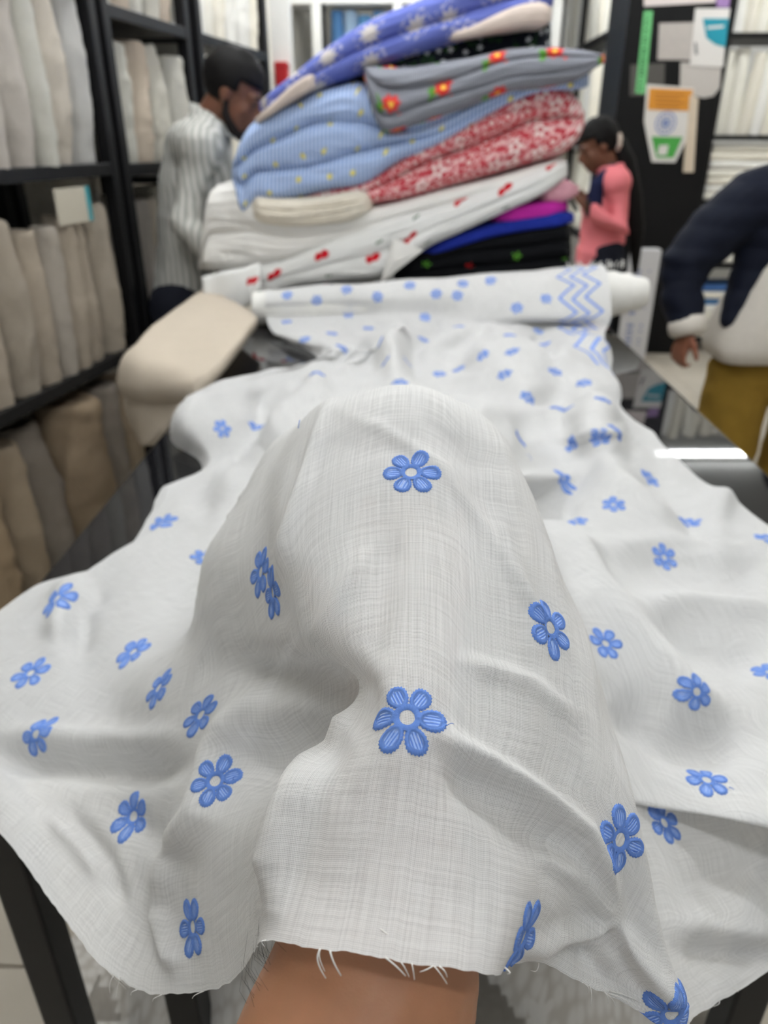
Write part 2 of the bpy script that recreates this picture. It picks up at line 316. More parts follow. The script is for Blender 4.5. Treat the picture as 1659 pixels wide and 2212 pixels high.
# small crumples everywhere
fl_ = G.reshape(-1, 3); nz = np.empty(len(fl_))
for i, p in enumerate(fl_):
    q = Vector(p); nz[i] = 0.0022 * noise.noise(q * 14) + 0.0009 * abs(noise.noise(q * 38)) 
nz = nz.reshape(GR, GC)
far = np.clip((pz - 0.6) / 0.8, 0, 1); onroll = np.clip(rowi - 13.5, 0, 1)
big = np.array([noise.noise(Vector(p) * 5.5 + Vector((3, 1, 7))) for p in fl_]).reshape(GR, GC)
rdg = np.array([1 - 2 * abs(noise.noise(Vector((p[0] * 9, p[1] * 5, p[2] * 6)) + Vector((9, 4, 2)))) for p in fl_]).reshape(GR, GC)
hid = ((rowi > 4.2) & (rowi < 8.8)) * np.clip(np.exp(-((coli - 4.4) / 1.0) ** 2) * 1.5 + np.exp(-((coli - 12.0) / 1.2) ** 2) * 1.3, 0, 1)
disp = disp * (1 - 0.7 * hid)
disp += nz + far * (1 - onroll) * (1 - hid) * (0.016 * big + 0.011 * rdg) + (1 - far) * 0.0012 * rdg
G = G + Nn * disp[..., None]
# keep it above the table top where it lies on it
inside = (G[..., 0] > TX0 - 0.01) & (G[..., 0] < TX1 + 0.01) & (G[..., 1] > TY0 - 0.01)
G[..., 2] = np.where(inside & (G[..., 2] < TZ + 0.0035), TZ + 0.0035 + 0.0 * G[..., 2], G[..., 2])
# ragged cut hem
for c in range(GC):
    k = 0.0012 * noise.noise(Vector((c * 0.35, 0, 0))) + 0.0022 * noise.noise(Vector((c * 0.06, 5, 0)))
    d_ = G[0, c] - G[4, c]; G[0, c] += d_ / (np.linalg.norm(d_) + 1e-9) * k
Nn = normals(G) * FLIP
# UV in metres
U = np.zeros((GR, GC)); Vv = np.zeros((GR, GC))
U[:, 1:] = np.cumsum(np.linalg.norm(np.diff(G, axis=1), axis=2), 1); U -= U[:, [8 * NCS]]
Vv[1:] = np.cumsum(np.linalg.norm(np.diff(G, axis=0), axis=2), 0)
uvs = np.stack([U, Vv], 2).reshape(-1, 2)
# material: thin white cotton, plain weave with slubs and gaps
t = NT('white_cotton_voile'); u = t.uv(); sp = t.sep(u)
nu = t.noise(t.map(u, (22, 900, 1)), 1.0, 0, dim='2D'); nv = t.noise(t.map(u, (900, 22, 1)), 1.0, 0, dim='2D')
jit = t.M('MULTIPLY', t.M('SINE', t.M('MULTIPLY_ADD', sp[0], 73, t.M('MULTIPLY', sp[1], 31))), t.M('SINE', t.M('MULTIPLY_ADD', sp[1], 57, t.M('MULTIPLY', sp[0], -23))))
PER = 2 * math.pi / 0.00082
wu = t.M('MULTIPLY_ADD', t.M('SINE', t.M('MULTIPLY_ADD', sp[0], PER, t.M('MULTIPLY', jit, 1.6))), 0.5, 0.5)
wv = t.M('MULTIPLY_ADD', t.M('SINE', t.M('MULTIPLY_ADD', sp[1], PER, t.M('MULTIPLY', jit, -1.6))), 0.5, 0.5)
thick = t.M('ADD', t.M('MULTIPLY_ADD', nu, 0.33, 0.22), t.M('MULTIPLY', nv, 0.33))
gap = t.M('MULTIPLY', t.M('SUBTRACT', 1.0, wu), t.M('SUBTRACT', 1.0, wv))
gap = t.ramp(t.M('SUBTRACT', gap, t.M('MULTIPLY_ADD', thick, 1.1, -0.55)), 0.18, 0.85)
hgt = t.M('MAXIMUM', wu, wv)
col = t.mix(t.ramp(thick, 0.38, 0.7), lin(232, 232, 231), lin(245, 245, 244))
bmp = t.bump(hgt, 0.35, 0.0005)
t.done(col, 0.9, bump=bmp, spec=0.08)
tr = t.n.new('ShaderNodeBsdfTranslucent'); t.put(tr.inputs[0], lin(240, 240, 238))
mx = t.n.new('ShaderNodeMixShader'); mx.inputs[0].default_value = 0.22
t.t.links.new(t.b.outputs[0], mx.inputs[1]); t.t.links.new(tr.outputs[0], mx.inputs[2])
tp = t.n.new('ShaderNodeBsdfTransparent'); m2 = t.n.new('ShaderNodeMixShader')
t.put(m2.inputs[0], t.M('MULTIPLY_ADD', gap, 0.42, 0.03)); t.t.links.new(mx.outputs[0], m2.inputs[1]); t.t.links.new(tp.outputs[0], m2.inputs[2])
t.t.links.new(m2.outputs[0], t.out.inputs[0]); M_VOILE = t.m
idx = np.arange(GR * GC).reshape(GR, GC)
quads = np.stack([idx[:-1, :-1], idx[:-1, 1:], idx[1:, 1:], idx[1:, :-1]], 2).reshape(-1, 4).tolist()
CL = mesh('flowered_cloth', G.reshape(-1, 3), quads, M_VOILE, None, True, uvs)
tag(CL, 'thin white cotton cloth with blue embroidered flowers, lifted on an arm in front', 'cloth')
PXg, PYg, PZg = proj(G)
def surf(r, c):                                 # dense-grid coordinates -> point, normal
    r = min(max(r, 0), GR - 1.001); c = min(max(c, 0), GC - 1.001); i, j = int(r), int(c); a, b = r - i, c - j
    w = ((1 - a) * (1 - b), (1 - a) * b, a * (1 - b), a * b)
    p = w[0] * G[i, j] + w[1] * G[i, j + 1] + w[2] * G[i + 1, j] + w[3] * G[i + 1, j + 1]
    n = w[0] * Nn[i, j] + w[1] * Nn[i, j + 1] + w[2] * Nn[i + 1, j] + w[3] * Nn[i + 1, j + 1]
    return p, n / (np.linalg.norm(n) + 1e-9)
def find(x, y, zmin=0.0):
    d = np.where(PZg > zmin, np.hypot(PXg - x, PYg - y), 1e6); tol = 9.0
    while True:
        k = np.where(d < tol)
        if len(k[0]): break
        tol += 6
    zmin = PZg[k].min(); sel = PZg[k] < zmin + 0.03; dd = d[k][sel]; b = np.argmin(dd)
    return k[0][sel][b], k[1][sel][b]
# ------------------------------------------------------------------ embroidered flowers
t = NT('blue_embroidery'); u = t.uv(); sp = t.sep(u); ob = t.obj()
st = t.wave(t.map(u, (1, 0.03, 1)), 1.0, 'X', 2.0, 3.0); nn = t.noise(ob, 900, 2); n0 = t.noise(ob, 260, 2)
rim = t.ramp(sp[1], 0.15, 0.5)
c1 = t.mix(t.ramp(st, 0.15, 0.6), lin(80, 120, 208), lin(124, 164, 238))
c2 = t.mix(t.ramp(st, 0.2, 0.8), lin(92, 130, 214), lin(150, 180, 236))
pale = t.M('MULTIPLY', t.ramp(t.noise(t.map(u, (5.0, 1.3, 1)), 1.0, 1), 0.56, 0.66), t.ramp(n0, 0.45, 0.55))
c2 = t.mix(pale, c2, lin(196, 210, 236))
colr = t.mix(t.ramp(sp[1], 0.62, 0.70), c1, c2)
M_EMB = t.done(colr, 0.62, bump=t.bump(t.M('ADD', st, nn), 0.6, 0.0004), spec=0.3)
def flower_mesh(i, j, rot, size=0.0178, big=True, name='embroidered_flower', parent=None, sq=1.0, sx=1.0):
    p0 = G[i, j]; n0_ = Nn[i, j].copy()
    if n0_ @ (LC - p0) < 0: n0_ = -n0_
    sgn = 1.0 if (n0_ @ Nn[i, j]) > 0 else -1.0
    k = 3
    Tr = (G[min(i + k, GR - 1), j] - G[max(i - k, 0), j]) / (min(i + k, GR - 1) - max(i - k, 0)); Tc = (G[i, min(j + k, GC - 1)] - G[i, max(j - k, 0)]) / (min(j + k, GC - 1) - max(j - k, 0))
    e1 = RT[:, 0] - n0_ * (RT[:, 0] @ n0_)
    if np.linalg.norm(e1) < 0.35: e1 = RT[:, 1] - n0_ * (RT[:, 1] @ n0_); 
    e1 /= np.linalg.norm(e1); e2 = np.cross(n0_, e1)
    A = np.stack([Tr, Tc], 1); pin = np.linalg.pinv(A)
    seg = (44 if PZg[i, j] < 0.6 else 26) if big else 12
    v, f, uv = [], [], []
    def add(a, b, h, uu, vv):
        a *= sx
        d = pin @ (e1 * a + e2 * b); lim = 26.0; m_ = np.abs(d).max()
        if m_ > lim: d = d * lim / m_
        tgt = e1 * a + e2 * b; d = d * 1.0
        for _ in range(3 if big else 1):        # walk until the offset along the cloth is right
            rr_i = int(min(max(i + d[0], 3), GR - 4)); cc_i = int(min(max(j + d[1], 3), GC - 4)); p, n = surf(i + d[0], j + d[1]); res = tgt - (p - p0); res = e1 * (res @ e1) + e2 * (res @ e2)
            ta, tb_ = (G[rr_i + 2, cc_i] - G[rr_i - 2, cc_i]) / 4, (G[rr_i, cc_i + 2] - G[rr_i, cc_i - 2]) / 4
            aa, bb, ab, ra, rb = float(ta @ ta), float(tb_ @ tb_), float(ta @ tb_), float(ta @ res), float(tb_ @ res); det = aa * bb - ab * ab + 0.02 * aa * bb + 1e-18
            d = d + np.array((min(6, max(-6, (bb * ra - ab * rb) / det)), min(6, max(-6, (aa * rb - ab * ra) / det)))) * 0.85
        p, n = surf(i + d[0], j + d[1]); v.append(p + n * sgn * h); uv.append((uu, vv)); return len(v) - 1
    rs = random.Random(int(i) * 977 + int(j))
    for q in range(6):
        th = rot + q * math.pi / 3 + rs.uniform(-.06, .06); ln = size * rs.uniform(0.92, 1.06); wd_ = size * 0.285 * rs.uniform(.94, 1.08)
        r0 = size * 0.24; cx = (r0 + ln) / 2; hl = (ln - r0) / 2
        loops = []
        for li, (sc_, h) in enumerate(((1.0, 0.0001), (0.9, 0.0009), (0.72, 0.0011), (0.56, 0.00045), (0.25, 0.0006))):
            lp = []
            for s_ in range(seg):
                w_ = 2 * math.pi * s_ / seg; ca, sa = math.cos(w_), math.sin(w_)
                jag = 1 + ((0.07 if s_ % 2 else -0.03) + rs.uniform(-.03, .03) if (li == 0 and big) else 0)
                x = cx + hl * ca * sc_ * jag; y_ = wd_ * (1 + 0.22 * ca) * sa * sc_ * jag
                lp.append(add(x * math.cos(th) - y_ * math.sin(th), (x * math.sin(th) + y_ * math.cos(th)) * sq, h, (s_ * 26.0 / seg * (1 if big else 2) + q * 7) if li < 3 else (y_ / wd_ * 1.1 + q * 7), li / 4))
            loops.append(lp)
        for a_, b_ in zip(loops[:-1], loops[1:]):
            for s_ in range(seg): f.append((a_[s_], a_[(s_ + 1) % seg], b_[(s_ + 1) % seg], b_[s_]))
        f.append(tuple(loops[-1]))
    lp0 = []
    ns = 30 if big else 14
    for li, (rr, h) in enumerate(((0.20, 0.0002), (0.27, 0.0011), (0.36, 0.0009))):
        lp0.append([add(size * rr * (1 + rs.uniform(-.04, .04)) * math.cos(2 * math.pi * s_ / ns), size * rr * math.sin(2 * math.pi * s_ / ns) * sq, h, s_ * 1.0, 0.1) for s_ in range(ns)])
    for a_, b_ in zip(lp0[:-1], lp0[1:]):
        for s_ in range(ns): f.append((a_[s_], a_[(s_ + 1) % ns], b_[(s_ + 1) % ns], b_[s_]))
    return mesh(name, v, f, M_EMB, parent, True, uv)
FLOW = [(890,1022,0.0),(880,1550,-.12),(1187,1360,.5),(565,1236,.1),(590,1282,.4),(1310,1392,.0),(1340,1812,.5),(470,1690,.2),(436,1543,.0),(288,1760,.52),(415,2003,.3),(1128,2025,.2),(1430,1778,.52),(1535,1682,.1),
 (75,1586,.1),(67,1458,.3),(120,1292,.52),(290,1408,.2),(342,1482,.1),(348,1132,.2),(437,1204,.2),(1443,1202,.5),(1492,1130,.0),(1404,1030,.1),(1326,1088,.3),(1510,1490,.3),(1655,1452,.2),(1656,1165,.1),(1452,2192,.4),
 (481,925,.5),(553,922,.2),(1238,957,.1),(1297,940,.2),(1335,928,.0),(1126,944,.3),(1219,1035,.2),(1246,1126,.0),(863,822,.2),(1140,858,.2),(1088,808,.1),(1200,803,.3),(1262,829,.2),(1212,882,.1),(1301,862,.2),
 (659,734,.3),(742,751,.2),(816,736,.1),(914,733,.2),(828,779,.1),(886,778,.4),(948,807,.1),(990,795,.3),(1042,768,.1),(1103,719,.2),(1163,714,.1),(1177,742,.3),(1105,762,.1),(718,718,.1),(684,800,.2),(795,706,.0),
 (619,691,.3),(752,677,.1),(918,686,.2),(988,701,.1),(1050,688,.3),(1117,665,.2),(1180,645,.1),(684,650,.0),(815,641,.2),(620,637,.1),(942,634,.0),(988,638,.2),(885,616,.1),(1000,612,.2),(1060,606,.0),(750,625,.1)]
STRETCH = {(120,1292): 1.9, (290,1408): 1.6, (436,1543): 0.85, (75,1586): 1.1, (288,1760): 1.1, (67,1458): 1.35, (348,1132): 1.7, (481,925): 1.3, (1443,1202): 1.2, (1404,1030): 1.2, (619,691): 1.2}
for x, y, r in FLOW:
    i, j = find(x, y, 0.9 if y < 1000 else (0.85 if (x, y) == (437,1204) else (0.7 if (x > 1200 and y < 1150) else 0.0))); zc = PZg[i, j]
    flower_mesh(i, j, r, 0.0186 if zc < 0.75 else 0.0192, zc < 0.9, parent=CL, sq=STRETCH.get((x, y), 1.0), sx={(436,1543): 1.5, (342,1482): 1.25, (288,1760): 1.15}.get((x, y), 1.0))
# loose blue thread tails on a few flowers, frayed white threads along the hem
def thread(name, a, pts, r, m): return tube(name, [a + Vector(p) for p in pts], r, m, CL, 5)
M_THREAD = plain('white_thread', (236, 234, 230), 0.9, 0.1)
M_BTHREAD = plain('blue_thread', (100, 140, 220), 0.7, 0.2)
camx, camy = Vector(RT[:, 0]), Vector(RT[:, 1])
def hem_thread(x, y, dx, dy, r=0.00028, curl=0.3, m=None, name='frayed_thread'):
    i, j = find(x, y); p = Vector(G[i, j]); zc = PZg[i, j] - 0.004; k = zc / FPX; n_ = Vector(Nn[i, j]); n_ = n_ if n_.dot(CAML - p) > 0 else -n_
    e = camx * dx * k - camy * dy * k; s_ = camx * (-dy) * k * curl * .45 + camy * dx * k * curl * .45
    pts = [p + n_ * 0.0008 + e * u_ + s_ * math.sin(u_ * math.pi) * 0.5 + n_ * 0.002 * math.sin(u_ * 3.1) for u_ in [q / 8 for q in range(9)]]
    tube(name, pts, [r * (1.1 - 0.5 * u_ / 8) for u_ in range(9)], m or M_THREAD, CL, 5)
for a in [(692,2056,12,65,.00042,.5),(704,2110,24,55,.00045,.1),(694,2056,10,50,.0003,.2),(830,2078,44,40,.0004,-.2),(868,2082,18,32,.0003,.1),(890,2084,6,36,.0003,.1),(935,2090,30,40,.0003,.5),(940,2090,-30,14,.0003,.6),(950,2092,18,24,.0003,-.3),(580,2036,-3,14,.0003,.2),(818,2010,90,75,.0003,.1),
          (250,2108,-8,40,.00035,.2),(262,2112,-10,45,.0003,-.2),(258,2112,26,20,.0003,.3),(300,2138,-14,12,.0003,.1),(350,2146,-20,15,.0003,.2),(440,2138,-25,16,.0003,-.2),(232,2095,40,40,.0003,.3),
          (1160,2075,-18,16,.0004,.2),(1252,2128,8,22,.0003,-.4),(1276,2134,0,42,.00025,.2),(1300,2140,26,34,.0003,-.2),(1310,2142,60,30,.0003,.3),(1315,2144,70,26,.0003,.2),(1302,2140,10,26,.0003,.2),(1590,2142,-18,-8,.0003,.2),(1550,2160,-14,12,.0003,.2),(1085,2085,6,14,.0004,.1)]:
    hem_thread(*a)
for a in [(956,1570,18,-4,.00022,-.4),(645,925,4,-18,.0003,1.2),(1490,2165,-10,22,.0003,.3),(1366,1835,8,-6,.00022,.2),(1150,995,-10,-14,.0003,.3),(1575,1700,16,14,.0003,.2),(500,1690,8,-8,.0002,.3)]:
    hem_thread(*a[:6], m=M_BTHREAD, name='loose_blue_thread')
# zigzag embroidered border near the right selvedge, running up and over the roll
def border(off, r0, r1, amp, per, w=0.0045, ph=0.0):
    v, f, uv = [], [], []
    n = int((r1 - r0) * 26); k = 0
    for q in range(n + 1):
        r = (r0 + (r1 - r0) * q / n) * NRS; tri = abs(((q / n * (r1 - r0) / per + ph) % 1) * 2 - 1) * 2 - 1
        c = off * NCS + amp * NCS * tri
        for s_ in range(4):
            hw = (s_ / 3 - 0.5) * 2 * w; cw = NCS * hw / (np.linalg.norm(G[int(r), min(int(c) + 2, GC - 1)] - G[int(r), int(c) - 2]) / 4 + 1e-6) / NCS
            p, nn_ = surf(r, c + cw); v.append(p + nn_ * (0.0015 if s_ in (1, 2) else 0.0004)); uv.append((q * 1.3, 0.1))
    for q in range(n):
        for s_ in range(3): a = q * 4 + s_; f.append((a, a + 1, a + 5, a + 4))
    return mesh('zigzag_border', v, f, M_EMB, CL, True, uv)
for off, ph in ((13.2, 0), (13.75, 0.06), (14.3, 0)): border(off, 12.2, 17.4, 0.34, 1.0, 0.0055, ph)
# the roll itself: core layers and the bare right end
v, f = [], []
NS, NA = 60, 28
for k in range(NS + 1):
    s = k / NS; rad = RR(s) * (1 + 0.02 * math.sin(s * 21))
    if s > 0.87: rad *= 1 - 0.45 * ((s - 0.87) / 0.13) ** 1.5 + 0.03 * math.sin(s * 160)
    for a in range(NA): v.append(roll_pt(s, 2 * math.pi * a / NA, rad * (1 + 0.02 * noise.noise(Vector((s * 9, a * .5, 0))))))
for k in range(NS):
    for a in range(NA): f.append((k * NA + a, k * NA + (a + 1) % NA, (k + 1) * NA + (a + 1) % NA, (k + 1) * NA + a))
def spiral_cap(s, first):
    base = len(v); prev = None
    for q, (rr, dx) in enumerate(((1.0, 0), (0.95, .004), (0.80, -.004), (0.76, .006), (0.58, -.003), (0.54, .005), (0.34, -.002), (0.30, .003), (0.1, 0))):
        for a in range(NA):
            p = roll_pt(s, 2 * math.pi * a / NA, RR(s) * (1 if first else .55) * rr); p.x += -dx if first else dx; v.append(p)
    for q in range(8):
        for a in range(NA):
            w_ = (base + q * NA + a, base + q * NA + (a + 1) % NA, base + (q + 1) * NA + (a + 1) % NA, base + (q + 1) * NA + a); f.append(w_ if first else w_[::-1])
    f.append(tuple(base + 8 * NA + a for a in range(NA)))
spiral_cap(0.0, True); spiral_cap(1.0, False)
M_COTTON = cloth_plain('white_cotton_roll', (236, 235, 230))
ROLL = mesh('cloth_roll', v, f, M_COTTON, CL)
for k in range(26):                             # fringe at the torn end of the roll
    p = roll_pt(0.80 + 0.0055 * k, 1.75 + 0.2 * math.sin(k), RR(.85) * 1.05); tube('fringe_thread', [p, p + Vector((.004 * math.sin(k * 3), .0, .012)), p + Vector((.012 * math.sin(k * 5), -.008, .02 + .008 * math.sin(k * 2.3)))], .0016, M_THREAD, ROLL, 5)
# ================================================================== fabrics piled on the table
def fmask(t, vec, sc, rnd, rad, pet, amp, soft=0.15, ph=0.0):
    """petalled spot on a jittered lattice: returns (mask, radius/rad, colour seed, local vector)"""
    v = t.vor(vec, sc, rnd); loc = t.V('SUBTRACT', vec, v.outputs['Position']); s = t.sep(loc)
    r = t.M('SQRT', t.M('ADD', t.M('MULTIPLY', s[0], s[0]), t.M('MULTIPLY', s[1], s[1])))
    th = t.M('ARCTAN2', s[1], s[0]); R = t.M('MULTIPLY_ADD', t.M('COSINE', t.M('MULTIPLY_ADD', th, pet, ph)), amp * rad, rad * (1 - amp))
    q = t.M('DIVIDE', r, R)
    return t.ramp(q, 1 + soft, 1 - soft), t.M('DIVIDE', r, rad), t.sep(v.outputs['Color']), loc
def weave_bump(t, u, s=0.25):
    return t.bump(t.noise(t.map(u, (160, 160, 1)), 1.0, 2), s, 0.003)
def fab(name, fn):
    t = NT(name); u = t.uv(); return t.done(fn(t, u), 0.88, bump=weave_bump(t, u), spec=0.12)
def f_bluefloral(t, u):
    m, r, c, l = fmask(t, u, 7.5, 0.55, 0.034, 9, 0.22); s = t.sep(u)
    chk = t.M('MULTIPLY', t.M('GREATER_THAN', t.M('SINE', t.M('MULTIPLY', s[0], 1500)), 0.1), t.M('GREATER_THAN', t.M('SINE', t.M('MULTIPLY', s[1], 1500)), 0.1))
    ring = t.M('MULTIPLY', t.ramp(r, 1.15, 1.3), t.ramp(r, 1.6, 1.45)); w = t.ramp(t.noise(t.map(u, (60, 60, 1)), 1, 2), 0.5, 0.56)
    base = t.mix(t.noise(u, 9, 2), lin(84, 96, 172), lin(116, 128, 198))
    base = t.mix(t.M('MULTIPLY', t.M('MULTIPLY', ring, w), 0.6), base, lin(206, 206, 222))
    return t.mix(m, base, t.mix(t.M('MULTIPLY', chk, 0.5), lin(212, 206, 200), lin(150, 140, 150)))
def f_green(t, u):
    m, r, c, l = fmask(t, u, 26, 0.7, 0.0095, 5, 0.3); g = t.ramp(t.noise(u, 24, 2), 0.55, 0.62)
    return t.mix(t.M('MULTIPLY', m, t.M('GREATER_THAN', c[0], 0.3)), t.mix(g, lin(22, 26, 34), lin(34, 62, 34)), lin(206, 210, 214))
def f_rose(t, u):
    s = t.sep(u); k = t.M('MULTIPLY', t.M('ADD', t.M('GREATER_THAN', t.M('SINE', t.M('MULTIPLY', s[0], 1000)), 0), t.M('GREATER_THAN', t.M('SINE', t.M('MULTIPLY', s[1], 1000)), 0)), 0.5)
    base = t.mix(k, lin(92, 95, 106), lin(158, 160, 168))
    u2 = t.map(u, (1, 1, 1), (0.02, 0.014, 0)); m, r, c, l = fmask(t, u2, 6.2, 0.35, 0.029, 7, 0.12)
    lf, r2, c2, l2 = fmask(t, t.map(u, (1, 1, 1), (0.05, 0.024, 0)), 6.2, 0.35, 0.026, 3, 0.3)
    b2 = t.mix(lf, base, lin(86, 140, 58)); b3 = t.mix(m, b2, t.mix(t.noise(u, 90, 2), lin(178, 30, 36), lin(226, 74, 66)))
    sm, r3, c3, l3 = fmask(t, t.map(u, (1, 1, 1), (0.01, 0.06, 0)), 6.2, 0.5, 0.008, 4, 0.2)
    return t.mix(t.ramp(r, 0.34, 0.26), t.mix(sm, b3, lin(214, 92, 86)), lin(238, 190, 80))
def f_stripe(t, u):
    s = t.sep(u); k = t.M('MULTIPLY_ADD', t.M('SINE', t.M('MULTIPLY', s[0], 2 * math.pi / 0.013)), 0.5, 0.5)
    base = t.mix(t.ramp(k, 0.3, 0.7), lin(108, 144, 204), lin(206, 219, 240))
    m, r, c, l = fmask(t, u, 10.5, 0.5, 0.0105, 6, 0.2); return t.mix(m, base, lin(226, 212, 84))
def f_red(t, u):
    m, r, c, l = fmask(t, u, 15.5, 0.75, 0.026, 5, 0.28); n = t.noise(t.map(u, (1, 1, 1)), 55, 3)
    base = t.mix(t.ramp(n, 0.45, 0.58), lin(192, 58, 70), lin(234, 188, 188))
    rings = t.ramp(t.M('SINE', t.M('MULTIPLY', r, 9.0)), -0.1, 0.35)
    red_f = t.mix(rings, lin(190, 44, 56), lin(236, 206, 204)); wh = t.mix(t.ramp(r, 0.36, 0.26), lin(240, 226, 222), lin(188, 50, 60))
    return t.mix(m, base, t.mix(t.M('GREATER_THAN', c[0], 0.45), red_f, wh))
def f_cherry(t, u):
    uu = t.map(u, (1, 1, 1), (0.03, 0.055, 0)); m, r, c, l = fmask(t, uu, 6.0, 0.45, 0.0155, 3, 0.05); m2, r2, c2, l2 = fmask(t, t.map(u, (1, 1, 1), (0.052, 0.062, 0)), 6.0, 0.45, 0.0145, 3, 0.05)
    m3, r3, c3, l3 = fmask(t, t.map(u, (1, 1, 1), (0.018, 0.0, 0)), 6.0, 0.45, 0.012, 2, 0.42)
    b = t.mix(m3, t.mix(t.noise(u, 6, 2), lin(226, 226, 222), lin(240, 240, 238)), lin(70, 104, 72))
    return t.mix(t.M('MAXIMUM', m, m2), b, lin(196, 26, 40))
def f_black(t, u):
    uu = t.map(u, (1, 1, 1), (0.04, 0.05, 0)); m, r, c, l = fmask(t, uu, 6.5, 0.6, 0.018, 5, 0.25); col = t.mix(t.M('GREATER_THAN', c[0], 0.6), lin(204, 40, 44), lin(88, 150, 48))
    return t.mix(t.M('MULTIPLY', m, t.ramp(t.noise(u, 120, 2), 0.4, 0.5)), lin(16, 17, 20), col)
M_BF, M_GR, M_RO, M_ST, M_RE, M_CH, M_BK = [fab(n, f) for n, f in (('periwinkle_floral_print', f_bluefloral), ('dark_green_floral_print', f_green), ('grey_check_rose_print', f_rose), ('blue_stripe_dot_print', f_stripe), ('red_white_floral_print', f_red), ('white_cherry_print', f_cherry), ('black_flower_print', f_black))]
M_BEIGE = cloth_plain('beige_lining', (206, 192, 182)); M_CREAM = cloth_plain('crumpled_cream', (226, 218, 202), 40, 0.14, 0.6); M_WHITE = cloth_plain('plain_white_cloth', (234, 232, 227), 14, 0.04, 0.3)
M_PINK = cloth_plain('pale_pink_sheer', (214, 160, 172), 60, 0.15); M_MAG = cloth_plain('magenta_cloth', (190, 48, 160), 40, 0.2); M_ROY = cloth_plain('royal_blue_cloth', (36, 52, 150), 40, 0.25)
def lerp_st(st, n):
    A = np.array(st, float); return cr(A, n)
def slab(name, st, yf, D, m, label, cat='fabric', layers=1, grv=0.018, wr=0.008, ns=10, seed=0.0, parent=None, lean=0.0, exp=0.42, wav=0.0):
    """folded cloth: stations (px, top, bottom) at distance yf, D deep; layers of folds on the front"""
    S = lerp_st(st, ns); NF = 64; NA = NF + 30; v, uv = [], []; su = 0.0; last = None
    K = len(S); rs = random.Random(int(seed * 31 + 5)); cuts = [(k_ + 1) / layers + rs.uniform(-.10, .10) / layers for k_ in range(layers - 1)]; setb = [rs.uniform(-.4, .6) for _ in range(layers)]
    for k, (x, a, b) in enumerate(S):
        e = min(k, K - 1 - k) / ns                     # rounded ends
        rnd = 1.0 if e >= 1 else max(0.12, math.sqrt(max(0.0, 1 - (1 - e) ** 2)))
        yy = yf + (1 - rnd) * 0.10 + lean * k / K
        top, bot = PY(x, a, yy), PY(x, b, yy); cen = (top + bot) / 2; hh = max((top - bot).length / 2, 0.008); upv = (top - bot).normalized()
        dd = D * (0.45 + 0.55 * rnd)
        if last is not None: su += (cen - last).length
        last = cen; sv = 0.0; pv = None; amp = min(1.0, hh * 9)
        cb = [0.0] + [min(.96, max(.04, c_ + wav * noise.noise(Vector((su * 4 + seed, i_ * 3.3, seed))) * 2)) for i_, c_ in enumerate(cuts)] + [1.0]
        for q in range(NA):
            if q < NF:
                tt = q / (NF - 1); ex = abs(2 * tt - 1); rc = min(hh * 0.9, 0.05); kk = min(0.95, rc / hh)
                dy = rc * (1 - math.sqrt(max(0.0, 1 - ((ex - 1 + kk) / kk) ** 2))) if ex > 1 - kk else 0.0
                li = max(i_ for i_ in range(layers) if cb[i_] <= tt + 1e-9); l_ = (tt - cb[li]) / max(1e-3, cb[li + 1] - cb[li])
                if layers > 1: dy += (grv * (1 - math.sqrt(max(0.0, 1 - abs(2 * l_ - 1) ** 2.4))) + 0.4 * grv * setb[li]) * amp
                p = cen + upv * (hh * (2 * tt - 1)) + Vector((0, dy, 0)); nr = Vector((0, -1, 0))
            else:
                w = (q - NF + 1) / (NA - NF + 1)
                if w < .35: p = cen + upv * hh * (1 - .03 * w) + Vector((0, .05 + (dd - .05) * w / .35, 0)); nr = upv
                elif w < .65: p = cen + upv * hh * (1 - (w - .35) / .15) + Vector((0, dd, 0)); nr = Vector((0, 1, 0))
                else: p = cen - upv * hh + Vector((0, dd + (.05 - dd) * (w - .65) / .35, 0)); nr = -upv
            nq = noise.noise(Vector((su * 6 + seed, q * 0.06, seed))) + 0.7 * (1 - 2 * abs(noise.noise(Vector((su * 8 + q * .03, q * 0.16 + su * 3, seed + 4))))) + 0.35 * (1 - 2 * abs(noise.noise(Vector((su * 22, q * 0.05, seed + 8)))))
            p = p + nr * wr * nq * amp
            if pv is not None: sv += (p - pv).length
            pv = p; v.append(p); uv.append((su, sv))
    f = []
    for k in range(K - 1):
        for q in range(NA - 1): f.append((k * NA + q, k * NA + q + 1, (k + 1) * NA + q + 1, (k + 1) * NA + q))
        f.append((k * NA + NA - 1, k * NA, (k + 1) * NA, (k + 1) * NA + NA - 1))
    f.append(tuple(range(NA))[::-1]); f.append(tuple((K - 1) * NA + q for q in range(NA)))
    o = mesh(name, v, f, m, parent, True, uv)
    if label: tag(o, label, cat, 'fabrics heaped on the table')
    return o
slab('folded_fabric', [(560,218,240),(590,190,232),(640,148,214),(700,98,186),(780,45,156),(880,2,122),(1000,-40,86),(1100,-64,52),(1198,-76,10)], 2.60, 0.5, M_BF, 'periwinkle blue fabric with beige flowers on top of the pile', layers=2, grv=0.05, seed=1, wav=0.03)
slab('folded_fabric', [(550,256,272),(585,224,246),(630,182,216),(665,161,196),(684,164,184)], 2.56, 0.25, M_BEIGE, 'narrow beige cloth edge under the blue flowered fabric at left', seed=2)
slab('folded_fabric', [(960,75,90),(1020,55,78),(1080,25,68),(1130,6,60),(1170,2,56),(1192,14,44)], 2.58, 0.3, M_BEIGE, 'rounded beige fold above the dark green flowered fabric', seed=3)
slab('folded_fabric', [(760,150,200),(840,120,190),(920,90,180),(1010,68,172),(1100,50,160),(1150,44,150),(1190,40,132)], 2.66, 0.4, M_GR, 'dark green fabric with small white flowers', layers=2, seed=4)
